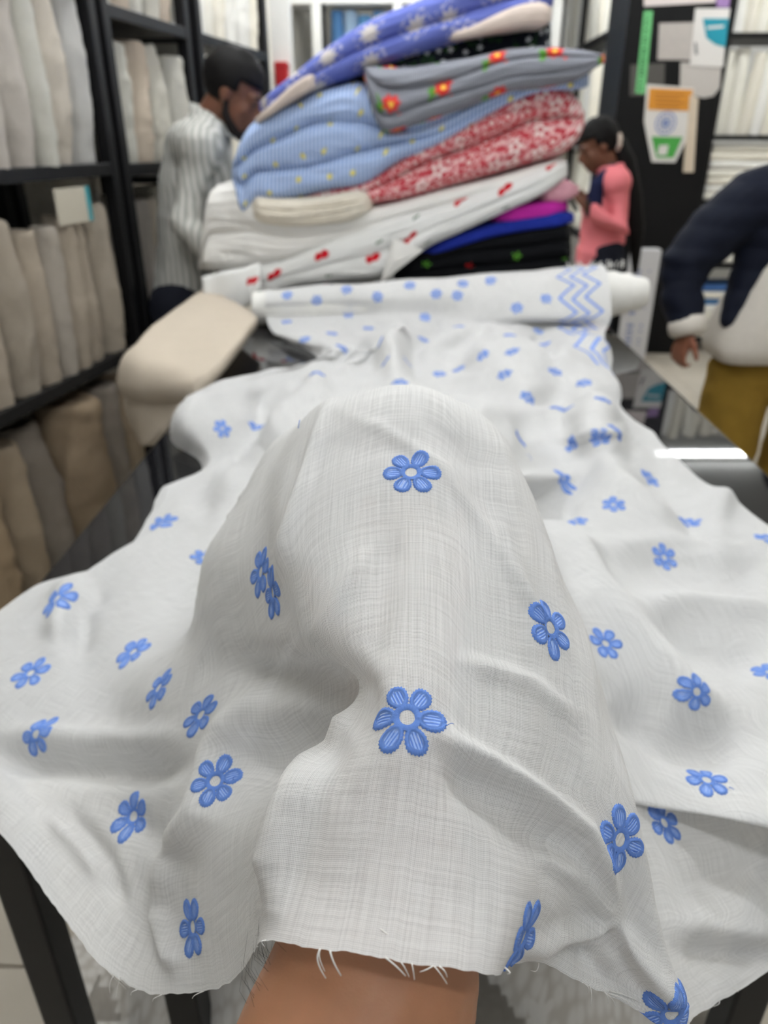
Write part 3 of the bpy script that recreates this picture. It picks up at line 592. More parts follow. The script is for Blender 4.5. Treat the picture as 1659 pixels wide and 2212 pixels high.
slab('folded_fabric', [(786,142,170),(806,140,250),(835,142,286),(900,142,270),(990,126,240),(1060,110,212),(1110,102,196),(1180,97,188),(1250,102,172),(1290,112,146),(1308,118,134)], 2.54, 0.35, M_RO, 'grey checked fabric with red roses and green leaves', layers=3, grv=0.035, seed=5, wav=0.06)
slab('folded_fabric', [(500,350,392),(520,290,468),(548,256,446),(600,226,440),(690,192,418),(760,176,408),(800,186,396),(860,235,352),(940,235,318),(1060,188,246),(1160,158,200),(1240,150,192),(1272,155,186)], 2.60, 0.45, M_ST, 'light blue striped fabric with yellow dots', layers=3, grv=0.04, seed=6, wav=0.05)
slab('folded_fabric', [(556,452,474),(620,436,462),(700,410,448),(790,383,444),(880,322,433),(980,260,406),(1080,203,376),(1150,174,356),(1210,176,338),(1250,206,310),(1262,236,280)], 2.64, 0.5, M_RE, 'red and white floral fabric with a thick rounded fold', layers=2, grv=0.06, seed=7, wav=0.04, wr=0.01)
slab('folded_fabric', [(538,412,470),(570,426,486),(630,430,492),(700,425,488),(760,414,478),(806,420,452)], 2.585, 0.3, M_CREAM, 'crumpled cream cloth under the striped fabric', layers=3, seed=8, wr=0.014, wav=0.1)
slab('folded_fabric', [(428,566,584),(446,420,590),(480,398,590),(540,398,584),(620,440,570),(720,462,536),(840,444,496),(960,412,464),(1080,384,428),(1160,360,402),(1222,342,384)], 2.625, 0.5, M_WHITE, 'plain white cloth bulging at the left of the pile', layers=2, grv=0.03, seed=9, wav=0.02)
CH = slab('folded_fabric', [(436,606,700),(480,590,690),(540,578,662),(620,560,632),(720,516,616),(820,478,606),(870,462,578),(930,448,536),(1000,428,504),(1090,396,462),(1170,364,424),(1226,348,384)], 2.60, 0.5, M_CH, 'white fabric printed with red cherries and green leaves', layers=2, grv=0.02, seed=10, wav=0.02)
a_, b_, c_ = PY(848, 514, 2.575), PY(914, 541, 2.585), PY(822, 612, 2.57)
mesh('folded_corner', [a_, b_, c_, a_ + Vector((0, .012, 0)), b_ + Vector((0, .012, 0)), c_ + Vector((0, .012, 0)), (a_ + c_) / 2 + Vector((0.02, -.008, 0))], [(0, 6, 1), (6, 2, 1), (3, 4, 5), (0, 1, 4, 3), (1, 2, 5, 4), (2, 6, 0, 3, 5)], M_WHITE, CH, False)
hv, hf, hu = [], [], []
for i_ in range(13):
    for j_ in range(9):
        a, b = i_ / 12, j_ / 8; x = 436 + 128 * a + 10 * b * (1 - a); y = (598 - 28 * a) + b * ((100 - 8 * a) - 22 * a * a); p = PY(x, y, 2.572 - .02 * math.sin(b * 2) + .012 * math.sin(a * 9 + b)); hv.append(p); hu.append((a * .2, b * .15 + .05))
for i_ in range(12):
    for j_ in range(8): q = i_ * 9 + j_; hf.append((q, q + 9, q + 10, q + 1))
o = mesh('hanging_corner', hv, hf, M_CH, CH, True, hu); md = o.modifiers.new('thickness', 'SOLIDIFY'); md.thickness = 0.012; md.offset = -1
slab('folded_fabric', [(1160,410,440),(1190,392,440),(1225,388,436),(1250,402,420)], 2.66, 0.3, M_PINK, 'pale pink sheer cloth end beside the girl', seed=11)
slab('folded_fabric', [(1060,462,484),(1120,444,480),(1180,437,470),(1226,436,456)], 2.64, 0.3, M_MAG, 'magenta cloth with a thin folded edge', seed=12, layers=2)
slab('folded_fabric', [(900,545,566),(980,512,540),(1060,486,515),(1140,470,500),(1200,460,492),(1240,462,480)], 2.64, 0.35, M_ROY, 'royal blue cloth above the black flowered fabric', seed=13, layers=2)
slab('folded_fabric', [(850,590,612),(900,556,612),(980,522,610),(1060,504,608),(1150,488,604),(1215,478,600),(1234,490,590)], 2.645, 0.4, M_BK, 'black fabric with red and green flowers at the bottom of the pile', layers=3, grv=0.03, seed=14, wav=0.04)
# beige cloth hanging over the left edge of the table
ZB = 0.905
r0 = [PZ(x, y, ZB) for x, y in ((445,640),(478,656),(512,676),(540,694),(556,706))]; r1 = [PZ(x, y, ZB + .012) for x, y in ((345,716),(390,735),(430,752),(470,768),(502,782))]
r2 = [PZ(x, y, ZB + .004) for x, y in ((290,778),(330,800),(375,812),(415,822),(455,832))]; yb = [p.y - 0.02 for p in r2]
r3 = [PY(x, y, q) for (x, y), q in zip(((278,826),(318,836),(360,840),(400,842),(442,842)), yb)]; r4 = [PY(x, y, q + .045) for (x, y), q in zip(((290,846),(326,850),(360,852),(396,852),(432,850)), yb)]
r5 = [PY(x, y, q + .03) for (x, y), q in zip(((294,885),(322,895),(355,902),(385,902),(414,892)), yb)]; r6 = [PY(x, y, q + .04) for (x, y), q in zip(((322,948),(330,958),(340,964),(352,960),(366,944)), yb)]
g = np.array([[list(p) for p in r] for r in (r0, r1, r2, r3, r4, r5, r6)]); g = np.swapaxes(cr(np.swapaxes(cr(g, 8), 0, 1), 8), 0, 1)
for i in range(g.shape[0]):
    for j in range(g.shape[1]): g[i, j, 2] += 0.005 * noise.noise(Vector(g[i, j]) * 9); g[i, j, 1] += 0.008 * noise.noise(Vector(g[i, j]) * 7 + Vector((4, 0, 0)))
n0, n1 = g.shape[:2]; ix = np.arange(n0 * n1).reshape(n0, n1)
o = mesh('draped_cloth', g.reshape(-1, 3), np.stack([ix[:-1, :-1], ix[:-1, 1:], ix[1:, 1:], ix[1:, :-1]], 2).reshape(-1, 4).tolist(), cloth_plain('unbleached_cotton', (192, 181, 165), 18, 0.05))
md = o.modifiers.new('thickness', 'SOLIDIFY'); md.thickness = 0.03; md.offset = -1
tag(o, 'unbleached beige cloth hanging over the left edge of the table', 'cloth')
# white lace heap on the shelf under the near end of the table
def heap(name, c, rx, ry, h, m, label, seed, nx=60, ny=44):
    v, f, uv = [], [], []
    for i in range(nx + 1):
        for j in range(ny + 1):
            x, y = (i / nx * 2 - 1), (j / ny * 2 - 1); r = math.sqrt(x * x + y * y); k = max(0.0, 1 - r ** 2.6)
            q = Vector((x * rx, y * ry, 0)); wq = q + Vector((noise.noise(q * 5 + Vector((seed, 0, 0))), noise.noise(q * 5 + Vector((0, seed, 7))), 0)) * .12
            rd = 1 - 2 * abs(noise.noise(wq * 5 + Vector((seed, seed, 0)))); fine = 1 - 2 * abs(noise.noise(wq * 11 + Vector((0, seed, 3))))
            z = h * k ** 0.8 * (0.88 + 0.08 * rd) + 0.006 * fine * k ** 0.5
            v.append((c[0] + q.x + 0.03 * noise.noise(q * 6), c[1] + q.y, c[2] + z)); uv.append((q.x, q.y))
    for i in range(nx):
        for j in range(ny): a = i * (ny + 1) + j; f.append((a, a + ny + 1, a + ny + 2, a + 1))
    o = mesh(name, v, f, m, None, True, uv); tag(o, label, 'fabric', 'lace under the table'); return o
t = NT('white_lace'); u = t.uv(); v1 = t.vor(u, 55, 0.6); m1, r_, c_, l_ = fmask(t, u, 16, 0.6, 0.022, 6, 0.3)
net = t.ramp(v1.outputs['Distance'], 0.25, 0.6); den = t.M('MAXIMUM', m1, t.M('SUBTRACT', 1.0, net))
M_LACE = t.done(t.mix(den, lin(212, 207, 198), lin(236, 233, 227)), 0.9, bump=t.bump(den, 0.12, 0.002), spec=0.1)
heap('lace_bundle', (-0.17, 0.98, 0.21), 0.36, 0.42, 0.36, M_LACE, 'heap of white lace under the table left of the arm', 2.0)
heap('lace_bundle', (0.30, 0.96, 0.21), 0.20, 0.36, 0.30, M_LACE, 'heap of patterned white lace under the table right of the arm', 6.0)
# ================================================================== shelves and fabric rolls
ORD = ['first', 'second', 'third', 'fourth', 'fifth', 'sixth', 'seventh', 'eighth', 'ninth', 'tenth', 'eleventh', 'twelfth', 'thirteenth', 'fourteenth', 'fifteenth', 'sixteenth', 'seventeenth', 'eighteenth']
def roll_variant(seed):
    v, f = [], []; NZ, NA = 36, 26
    for k in range(NZ + 1):
        z = k / NZ; pinch = 1 - 0.10 * (1 - math.sin(math.pi * min(1, z * 1.1))) + 0.05 * noise.noise(Vector((z * 5, seed, 1)))
        if k == NZ: pinch *= 0.90
        ox, oy = 0.16 * noise.noise(Vector((z * 1.6, seed, 5))), 0.12 * noise.noise(Vector((z * 1.6, seed, 9)))
        for a in range(NA):
            w = a / NA; th = 2 * math.pi * (w + seed * 0.37); r = pinch * (0.90 + 0.16 * w) * (1 + 0.13 * noise.noise(Vector((math.cos(th) * 1.4, math.sin(th) * 1.4, z * 3 + seed * 3))) + 0.09 * (1 - 2 * abs(noise.noise(Vector((math.cos(th) * 2.5, math.sin(th) * 2.5, z * 7 + seed))))) + 0.035 * noise.noise(Vector((th * 1.5, seed, z * 24))))
            v.append((ox + r * math.cos(th) * 1.06, oy + r * math.sin(th) * 0.98, z + (0.02 * noise.noise(Vector((th, seed, 2))) if k == NZ else 0)))
    for k in range(NZ):
        for a in range(NA): f.append((k * NA + a, k * NA + (a + 1) % NA, (k + 1) * NA + (a + 1) % NA, (k + 1) * NA + a))
    top = NZ * NA; prev = [top + a for a in range(NA)]
    for rr, dz in ((0.80, 0.008), (0.72, -0.012), (0.52, 0.006), (0.45, -0.012), (0.22, 0.004)):
        b = len(v); v += [(v[top + a][0] * rr, v[top + a][1] * rr, 1.0 + dz) for a in range(NA)]
        for a in range(NA): f.append((prev[a], prev[(a + 1) % NA], b + (a + 1) % NA, b + a))
        prev = [b + a for a in range(NA)]
    f.append(tuple(prev)); f.append(tuple(range(NA))[::-1])
    me = bpy.data.meshes.new('fabric_roll'); me.from_pydata(v, [], f); me.polygons.foreach_set('use_smooth', [True] * len(me.polygons)); return me
VAR = [roll_variant(s * 1.31 + 0.4) for s in range(6)]
CREAMS = [cloth_plain('cream_fabric_%d' % i, c, 34, 0.16, 0.8, 0.012) for i, c in enumerate([(242, 230, 214), (244, 224, 200), (246, 238, 224), (230, 228, 222), (238, 222, 202), (224, 216, 206), (248, 242, 228)])]
TANS = [cloth_plain('tan_fabric_%d' % i, c, 34, 0.16, 0.8, 0.012) for i, c in enumerate([(190, 168, 138), (178, 158, 132), (200, 182, 156), (168, 158, 146)])]
TNAME = ['tan', 'dark beige', 'pale tan', 'grey tan']
GREIGE = [cloth_plain('greige_fabric_%d' % i, c, 34, 0.16, 0.8, 0.012) for i, c in enumerate([(220, 206, 186), (210, 198, 180), (224, 214, 200), (206, 198, 188)])]
GNAME = ['beige', 'dull beige', 'greyish cream', 'warm grey']
CNAME = ['cream', 'peach', 'ivory', 'pale grey', 'beige', 'grey beige', 'off white']
WHITES = [cloth_plain('white_fabric_%d' % i, c, 26, 0.07, 0.4) for i, c in enumerate([(250, 246, 234), (252, 250, 242), (246, 241, 226)])]
BLUES = [cloth_plain('blue_fabric_%d' % i, c, 26, 0.1, 0.3) for i, c in enumerate([(92, 138, 190), (128, 168, 214), (74, 112, 168), (170, 198, 226), (104, 158, 206)])]
for vm in VAR: vm.materials.append(CREAMS[0])
rr_ = random.Random(11)
def roll(base, h, r, m, label, group, lean=(0, 0), cat='fabric roll'):
    o = bpy.data.objects.new('fabric_roll', rr_.choice(VAR)); COL.objects.link(o); o.location = base; o.scale = (r, r, h)
    o.rotation_euler = (lean[0], lean[1], rr_.uniform(0, 6.28)) if lean == (0, 0) else (lean[0], lean[1], rr_.uniform(-.4, .4))
    o.material_slots[0].link = 'OBJECT'; o.material_slots[0].material = m
    return tag(o, label, cat, group)
def sp(tt, off, z): return SA + SD * tt + SN * off + Vector((0, 0, z))
LV = [0.07, 0.70, 1.326, 1.87]; TH = 0.03
def shelf_unit(name, t0, t1, lv, label, top=2.75):
    o = empty(name, tuple(sp((t0 + t1) / 2, -0.2, 0)), label, 'shelf', 'black metal racks', None)
    R = rz(SANG)
    for tt in (t0, t1):
        for off in (-0.02, -0.46): box('post', tuple(sp(tt, off, top / 2)), (0.045, 0.045, top), M_BLACK, o, 0.004, R)
    for z in lv:
        bd_ = box('shelf_board', tuple(sp((t0 + t1) / 2, -0.24, z - TH / 2)), (t1 - t0 - 0.046, 0.43, TH), M_BLACK, o, 0.003, R)
        box('front_rail', tuple(sp((t0 + t1) / 2, -0.012, z - 0.015)), (t1 - t0 - 0.046, 0.025, 0.04), M_BLACK, bd_, 0.003, R)
    return o
shelf_unit('fabric_rack', -1.9, 0.0, LV, 'black metal rack of cream fabric rolls nearest on the left')
shelf_unit('fabric_rack', 0.085, 0.735, [0.07, 0.70, 1.32, 1.80, 2.4], 'black metal rack just behind the double black post')
shelf_unit('fabric_rack', 0.86, 1.72, [0.07, 0.70, 1.25, 1.80, 2.4], 'black metal rack with white rolls behind the head of the man')
def row(t0, t1, z, h, r, mats, names, where, grp, n=None, dz=0.12, face=-0.07):
    tt, k = t1, 0; rs = random.Random(int(z * 1000) + int(t0 * 100))
    while tt - r * 1.0 > t0:
        q = r * rs.uniform(0.82, 1.28); mi = rs.randrange(len(mats)); tt -= q * 0.98
        roll(sp(tt, face - q * rs.uniform(0.9, 1.5), z), h * rs.uniform(1 - dz, 1.0), q, mats[mi], '%s roll on %s, %s from the post' % (names[mi], where, ORD[min(k, 17)]), grp, (rs.uniform(-.05, .03), rs.uniform(-.05, .05)))
        tt -= q * 0.98; k += 1
row(-1.22, -0.04, LV[2], 0.52, 0.058, CREAMS, CNAME, 'the upper left rack shelf', 'rolls on the upper left shelf', face=-0.0)
row(-1.22, -0.04, LV[1], 0.52, 0.052, GREIGE, GNAME, 'the middle left rack shelf', 'rolls on the middle left shelf', face=0.0)
row(-1.0, 0.0, LV[0], 0.54, 0.085, TANS, TNAME, 'the bottom left rack shelf', 'rolls on the bottom left shelf', face=-0.0)
row(-1.0, -0.04, LV[3], 0.5, 0.055, CREAMS, CNAME, 'the top left rack shelf', 'rolls on the top left shelf', face=-0.0)
row(0.12, 0.70, 1.32, 0.42, 0.062, [CREAMS[i] for i in (0, 2, 4, 6)], ['cream', 'ivory', 'beige', 'off white'], 'the shelf behind the double post', 'rolls behind the double post', face=-0.02)
row(0.12, 0.70, 1.80, 0.5, 0.055, [CREAMS[i] for i in (0, 2, 4, 6)], ['cream', 'ivory', 'beige', 'off white'], 'the top shelf behind the double post', 'top rolls behind the double post', face=-0.02)
row(0.12, 0.70, 0.70, 0.55, 0.06, CREAMS, CNAME, 'the lower shelf behind the man', 'rolls low behind the man')
row(0.12, 0.70, 0.07, 0.55, 0.06, CREAMS, CNAME, 'the bottom shelf behind the man', 'rolls lowest behind the man')
row(0.90, 1.68, 1.80, 0.55, 0.065, WHITES, ['cream white', 'bright white', 'ivory white'], 'the shelf above the man\'s head', 'rolls above the man', face=-0.02)
row(0.90, 1.68, 1.25, 0.50, 0.065, WHITES, ['cream white', 'bright white', 'ivory white'], 'the shelf by the man\'s face', 'rolls beside the face of the man', face=-0.02)
# price card hanging under the upper left shelf
c0 = sp(-0.30, 0.005, 1.215); o = empty('price_card', tuple(c0), 'small white card with a teal edge hanging under the upper left shelf', 'card')
box('card', tuple(c0), (0.19, 0.004, 0.105), plain('card_grey', (188, 182, 166), 0.7), o, 0.001, rz(SANG)); box('teal_strip', tuple(c0 + SD * 0.086 + SN * 0.003), (0.02, 0.003, 0.105), plain('teal_print', (60, 150, 160), 0.5), o, 0.0005, rz(SANG))
# ------------------------------------------------------------------ right side: pillar, corner racks
M_PANEL = plain('black_laminate', (11, 11, 12), 0.6, 0.2, 0.15, 6)
pl = box('wall_pillar', (1.655, 5.70, 1.475), (0.63, 0.52, 2.95), M_PANEL, None, 0.004); pl['kind'] = 'structure'
PYF = 5.44
def sticker(name, pts, m, label, cat='sticker', grp='stickers on the black pillar', dy=0.003, parent=None, off=0.0):
    q = [PY(x, y, PYF - off) for x, y in pts]; n = len(q)
    v = [p + Vector((0, -dy, 0)) for p in q] + q
    f = [tuple(range(n))[::-1], tuple(range(n, 2 * n))] + [(i, (i + 1) % n, n + (i + 1) % n, n + i) for i in range(n)]
    bm_ = mesh(name, v, f, m, parent, False)
    if label: tag(bm_, label, cat, grp)
    return bm_
PAP = plain('sticker_white', (216, 213, 208), 0.6); GREYP = plain('sticker_grey', (176, 170, 164), 0.7, 0.2, 0.1, 30)
st_ = sticker('sticker', [(1391,24),(1410,24),(1393,203),(1372,201)], plain('sticker_green', (112, 190, 124), 0.6), 'narrow green vertical sticker with dark lettering on the black pillar')
rs = random.Random(3); y = 32
while y < 192:
    h = rs.choice((3, 4, 6, 7)); x0 = 1396 - (y - 30) * 0.105
    sticker('printed_mark', [(x0, y), (x0 + rs.uniform(4, 7), y), (x0 + rs.uniform(4, 7) - .4, y + h), (x0 - .4, y + h)], plain('dark_green_ink', (36, 84, 52), 0.7) if 'dark_green_ink' not in bpy.data.materials else bpy.data.materials['dark_green_ink'], None, parent=st_, off=0.004, dy=0.001); y += h + rs.choice((2, 2, 5))
sticker('sticker', [(1424,50),(1500,48),(1498,130),(1420,129)], GREYP, 'pale grey square sticker left of the teal paper notice')
sticker('sticker', [(1362,140),(1436,136),(1434,206),(1360,207)], plain('sticker_dark_grey', (84, 82, 78), 0.7, 0.2, 0.1, 30), 'faded dark grey square sticker crossed by the green strip', off=-0.001)
p_ = sticker('paper_notice', [(1502,18),(1577,18),(1566,100),(1562,145),(1490,142)], PAP, 'white paper notice with a teal corner on the black pillar', 'notice', off=0.004)
sticker('teal_print', [(1518,40),(1574,40),(1567,102),(1545,96),(1526,82)], plain('teal_ink', (38, 142, 162), 0.5), None, parent=p_, off=0.008, dy=0.001)
sticker('printed_mark', [(1528,57),(1564,54),(1563,60),(1527,63)], PAP, None, parent=p_, off=0.010, dy=0.001); sticker('printed_mark', [(1500,92),(1505,92),(1507,118),(1501,118)], plain('grey_ink', (110, 110, 112), 0.7), None, parent=p_, off=0.008, dy=0.001)
sticker('paper_notice', [(1470,135),(1558,138),(1555,190),(1540,208),(1520,212),(1468,200)], plain('paper_grey', (186, 181, 175), 0.8), 'grey paper sheet with a rounded corner below the teal notice', 'notice', off=-0.001)
s_ = sticker('sticker', [(1397,182),(1499,190),(1493,260),(1484,300),(1458,351),(1408,350),(1398,300),(1391,262)], PAP, 'shield shaped orange, white and green sticker with a round blue emblem', off=0.006)
sticker('orange_band', [(1403,190),(1497,194),(1491,240),(1399,237)], plain('orange_ink', (206, 140, 52), 0.6), None, parent=s_, off=0.010, dy=0.001)
sticker('green_band', [(1407,295),(1475,296),(1455,341),(1418,341)], plain('green_ink', (74, 158, 72), 0.6), None, parent=s_, off=0.010, dy=0.001)
sticker('white_square', [(1424,314),(1444,313),(1440,335),(1420,335)], PAP, None, parent=s_, off=0.012, dy=0.001)
for k in range(4): sticker('printed_mark', [(1414 + k, 202 + 9 * k), (1480 - 3 * (k % 2) * 4, 204 + 9 * k), (1480 - 3 * (k % 2) * 4, 206.5 + 9 * k), (1414 + k, 204.5 + 9 * k)], plain('brown_ink', (150, 96, 40), 0.7) if k == 0 else bpy.data.materials['brown_ink'], None, parent=s_, off=0.012, dy=0.001)
M_EMBLEM = plain('blue_ink', (130, 144, 186), 0.7); ec = PY(1438, 266, PYF - 0.010)
def ring(name, c, r, w, m, parent, n=28):
    v, f = [], []
    for q in range(n):
        a = 2 * math.pi * q / n
        for rr in (r - w, r + w): v.append(c + Vector((rr * math.cos(a), 0, rr * math.sin(a))))
    for q in range(n): f.append((2 * q, 2 * q + 1, (2 * q + 3) % (2 * n), (2 * q + 2) % (2 * n)))
    return mesh(name, v, f, m, parent, False)
ring('emblem_ring', ec, 0.062, 0.005, M_EMBLEM, s_); ring('emblem_hub', ec, 0.012, 0.011, M_EMBLEM, s_); ring('emblem_ring', ec, 0.036, 0.003, M_EMBLEM, s_)
for q in range(12): a = math.pi * q / 6; d_ = Vector((math.cos(a), 0, math.sin(a))); e_ = Vector((-math.sin(a), 0, math.cos(a))) * .0022; mesh('emblem_spoke', [ec + d_ * .02 - e_, ec + d_ * .058 - e_, ec + d_ * .058 + e_, ec + d_ * .02 + e_], [(0, 1, 2, 3)], M_EMBLEM, s_, False)
sticker('cloth_strip', [(1489,205),(1507,212),(1497,372),(1475,372)], cloth_plain('strip_cotton', (206, 192, 172)), 'narrow cream cloth strip hanging beside the shield sticker', 'cloth strip', None, 0.012)
sticker('paper_notice', [(1390,-30),(1548,-40),(1545,5),(1391,14)], plain('paper_pinkish', (216, 206, 202), 0.8), 'pale paper notice cut by the top edge above the green strip', 'notice')
sticker('sticker', [(1548,-14),(1578,-10),(1574,16),(1548,16)], plain('sticker_purple', (150, 120, 170), 0.6, 0.2, 0.3, 60), 'small purple and green sticker at the top of the pillar')
# rack running back beside the pillar
o = empty('fabric_rack', (1.6, 6.9, 0), 'black rack of cream rolls running back beside the pillar', 'shelf', 'black metal racks')
for y in (5.99, 6.98, 8.0): box('post', (1.375, y, 1.4), (0.04, 0.04, 2.8), M_BLACK, o, 0.004)
for z in (0.1, 0.75, 1.40, 2.07, 2.7): bd_ = box('shelf_board', (1.60, 6.99, z - 0.02), (0.46, 1.98, 0.035), M_BLACK, o, 0.004); tube('front_rail', [(1.37, 5.98, z - .02), (1.37, 8.02, z - .02)], 0.024, M_BLACK, bd_, 10)
rs = random.Random(5)
for zi, (z, h, wh) in enumerate(((2.07, 0.55, 'top'), (1.40, 0.58, 'second'), (0.75, 0.58, 'third'))):
    y, k = 6.04, 0
    while y < 7.9:
        q = rs.uniform(0.05, 0.068); y += q; mi = rs.randrange(3)
        roll((1.40 + q + rs.uniform(0, .02), y, z), h * rs.uniform(.93, 1), q, WHITES[mi], '%s roll on %s shelf behind the girl, %s from the pillar' % (['cream white', 'bright white', 'ivory white'][mi], wh, ORD[k]), 'rolls on the %s shelf behind the girl' % wh, (rs.uniform(-.03, .03), rs.uniform(-.03, .03))); y += q; k += 1
# rack facing the camera right of the pillar
o = empty('fabric_rack', (2.8, 5.7, 0), 'black rack with white rolls and folded cloths right of the pillar', 'shelf', 'black metal racks')
for x in (1.995, 3.4): box('post', (x, 5.52, 1.21), (0.035, 0.035, 2.42), M_BLACK, o, 0.004)
for z in (0.1, 0.62, 1.03, 1.43, 2.0): box('shelf_board', (2.70, 5.75, z - 0.015), (1.42, 0.48, 0.03), M_BLACK, o, 0.004)
for z, h, wh in ((2.0, 0.42, 'upper'), (1.43, 0.50, 'middle')):
    x, k = 2.02, 0
    while x < 3.35:
        q = rs.uniform(0.034, 0.05); x += q; mi = rs.randrange(3)
        roll((x, 5.56 + q + rs.uniform(0, .02), z), h * rs.uniform(.90, 1), q, WHITES[mi], '%s roll on %s shelf right of the pillar, %s from it' % (['cream white', 'bright white', 'ivory white'][mi], wh, ORD[k]), 'rolls on the %s shelf right of the pillar' % wh, (rs.uniform(-.03, .03), rs.uniform(-.06, .06))); x += q; k += 1
def folded_stack(x0, x1, y0, z0, n, th, wh, mats):
    z = z0
    for k in range(n):
        h = th * rs.uniform(.85, 1.15); bm = box_data(((x0 + x1) / 2 + rs.uniform(-.01, .01), y0 + .18 + rs.uniform(-.01, .01), z + h / 2), (x1 - x0, 0.34, h * 0.98), min(h * .42, .02)); 
        bmesh.ops.subdivide_edges(bm, edges=[e for e in bm.edges if abs((e.verts[0].co - e.verts[1].co).x) > .2], cuts=7)
        for v_ in bm.verts: v_.co.z += 0.006 * noise.noise(v_.co * 6 + Vector((0, 0, k)))
        me = bpy.data.meshes.new('folded_cloth'); bm.to_mesh(me); bm.free(); o_ = link('folded_cloth', me, mats[k % len(mats)], None)
        tag(o_, 'folded %s cloth on %s, %s from the bottom' % ('blue' if mats[k % len(mats)] in BLUES else 'white', wh, ORD[k]), 'folded cloth', 'folded cloths on ' + wh); z += h
folded_stack(2.03, 2.62, 5.53, 1.03, 7, 0.048, 'the shelf under the middle rolls', WHITES); folded_stack(2.66, 3.3, 5.53, 1.03, 6, 0.05, 'the far right shelf stack', WHITES)
folded_stack(2.03, 2.62, 5.53, 0.62, 6, 0.05, 'the shelf behind the navy jacket', WHITES); folded_stack(2.03, 2.62, 5.53, 0.10, 8, 0.05, 'the lowest shelf behind the navy jacket', WHITES + WHITES[:2] + [BLUES[0], WHITES[0], BLUES[2]])
# ------------------------------------------------------------------ back of the shop
o = box('wall_column', (-0.74, 5.1, CEIL / 2), (0.11, 0.14, CEIL), M_WHITEP, None, 0.004); o['kind'] = 'structure'
box_o = empty('fire_box', tuple(PY(609, 160, 4.98)), 'small red box on the white column', 'box'); box('box_body', tuple(PY(609, 160, 4.99)), (0.075, 0.08, 0.12), plain('red_paint', (170, 36, 40), 0.4), box_o, 0.008); box('box_lid', tuple(PY(609, 142, 4.99)), (0.08, 0.085, 0.02), bpy.data.materials['red_paint'], box_o, 0.004)
o = empty('white_rack', (0, 6.7, 0), 'white rack of blue fabric rolls at the back of the shop', 'shelf')
for x in (-1.05, -0.69, -0.08, 0.52, 1.1): box('post', (x, 6.6, 1.4), (0.07, 0.05, 2.8), M_WHITEP, o, 0.004); box('dark_liner', (x + 0.05, 6.63, 1.4), (0.03, 0.05, 2.8), M_BLACK, o, 0.003)
for z in (0.9, 1.62, 2.36): box('shelf_board', (0.02, 6.78, z - 0.03), (2.2, 0.42, 0.05), M_WHITEP, o, 0.004)
for z, h, wh in ((1.62, 0.66, 'eye level'), (2.36, 0.5, 'high')):
    x, k = -0.66, 0
    while x < 0.98:
        q = rs.uniform(0.045, 0.06)
        if min(abs(x + q - p_x) for p_x in (-0.69, -0.08, 0.52)) < q + 0.07: x += 0.03; continue
        x += q; mi = rs.randrange(5)
        roll((x, 6.68 + q, z), h * rs.uniform(.94, 1), q, BLUES[mi], '%s blue roll on the %s back shelf, %s from the white column' % (['mid', 'light', 'deep', 'very pale', 'sky'][mi], wh, ORD[min(k, 17)]), 'blue rolls at the back, %s' % wh); x += q; k += 1
# white carton standing by the pillar, lettering running up its side
bx = PZ(1385, 772, 0.0); o = empty('tall_carton', (1.62, 5.25, 0), 'tall narrow white carton with vertical blue lettering beside the black pillar', 'carton')
cbx = (PY(1384, 640, 5.25)).x
box('carton_body', (cbx, 5.29, 0.375), (0.185, 0.10, 0.75), plain('carton_white', (206, 206, 208), 0.6, 0.2, 0.03), o, 0.006)
M_LET = plain('carton_ink', (130, 142, 182), 0.7); z = 0.08; k = 0
while z < 0.62:
    h = rs.choice((.02, .03, .035)); box('printed_mark', (cbx - 0.045, 5.239, z + h / 2), (0.04, 0.002, h * .6), M_LET, o, 0); 
    if k % 3: box('printed_mark', (cbx + 0.03, 5.239, z + h / 2), (0.014, 0.002, h * .5), M_LET, o, 0)
    z += h + (0.05 if k % 6 == 5 else 0.006); k += 1
# ================================================================== people
def capsule(bm, pts, rad, n=14):
    """tapered rounded limb through the points"""
    P_ = [Vector(p) for p in pts]; R_ = list(rad)
    d0 = (P_[0] - P_[1]).normalized(); d1 = (P_[-1] - P_[-2]).normalized()
    pp = [P_[0] + d0 * R_[0] * 0.92, P_[0] + d0 * R_[0] * 0.6] + P_ + [P_[-1] + d1 * R_[-1] * 0.6, P_[-1] + d1 * R_[-1] * 0.92]
    rr = [R_[0] * 0.35, R_[0] * 0.8] + R_ + [R_[-1] * 0.8, R_[-1] * 0.35]
    v, f = tube_data(pp, rr, n); vs = [bm.verts.new(x) for x in v]
    for q in f: bm.faces.new([vs[i] for i in q])
def ell(bm, c, r, M=None, seg=20):
    m = Matrix.Translation(Vector(c)) @ (M.to_4x4() if M else Matrix.Identity(4)) @ Matrix.Diagonal((*r, 1))
    bmesh.ops.create_uvsphere(bm, u_segments=seg, v_segments=seg // 2 + 2, radius=1.0, matrix=m)
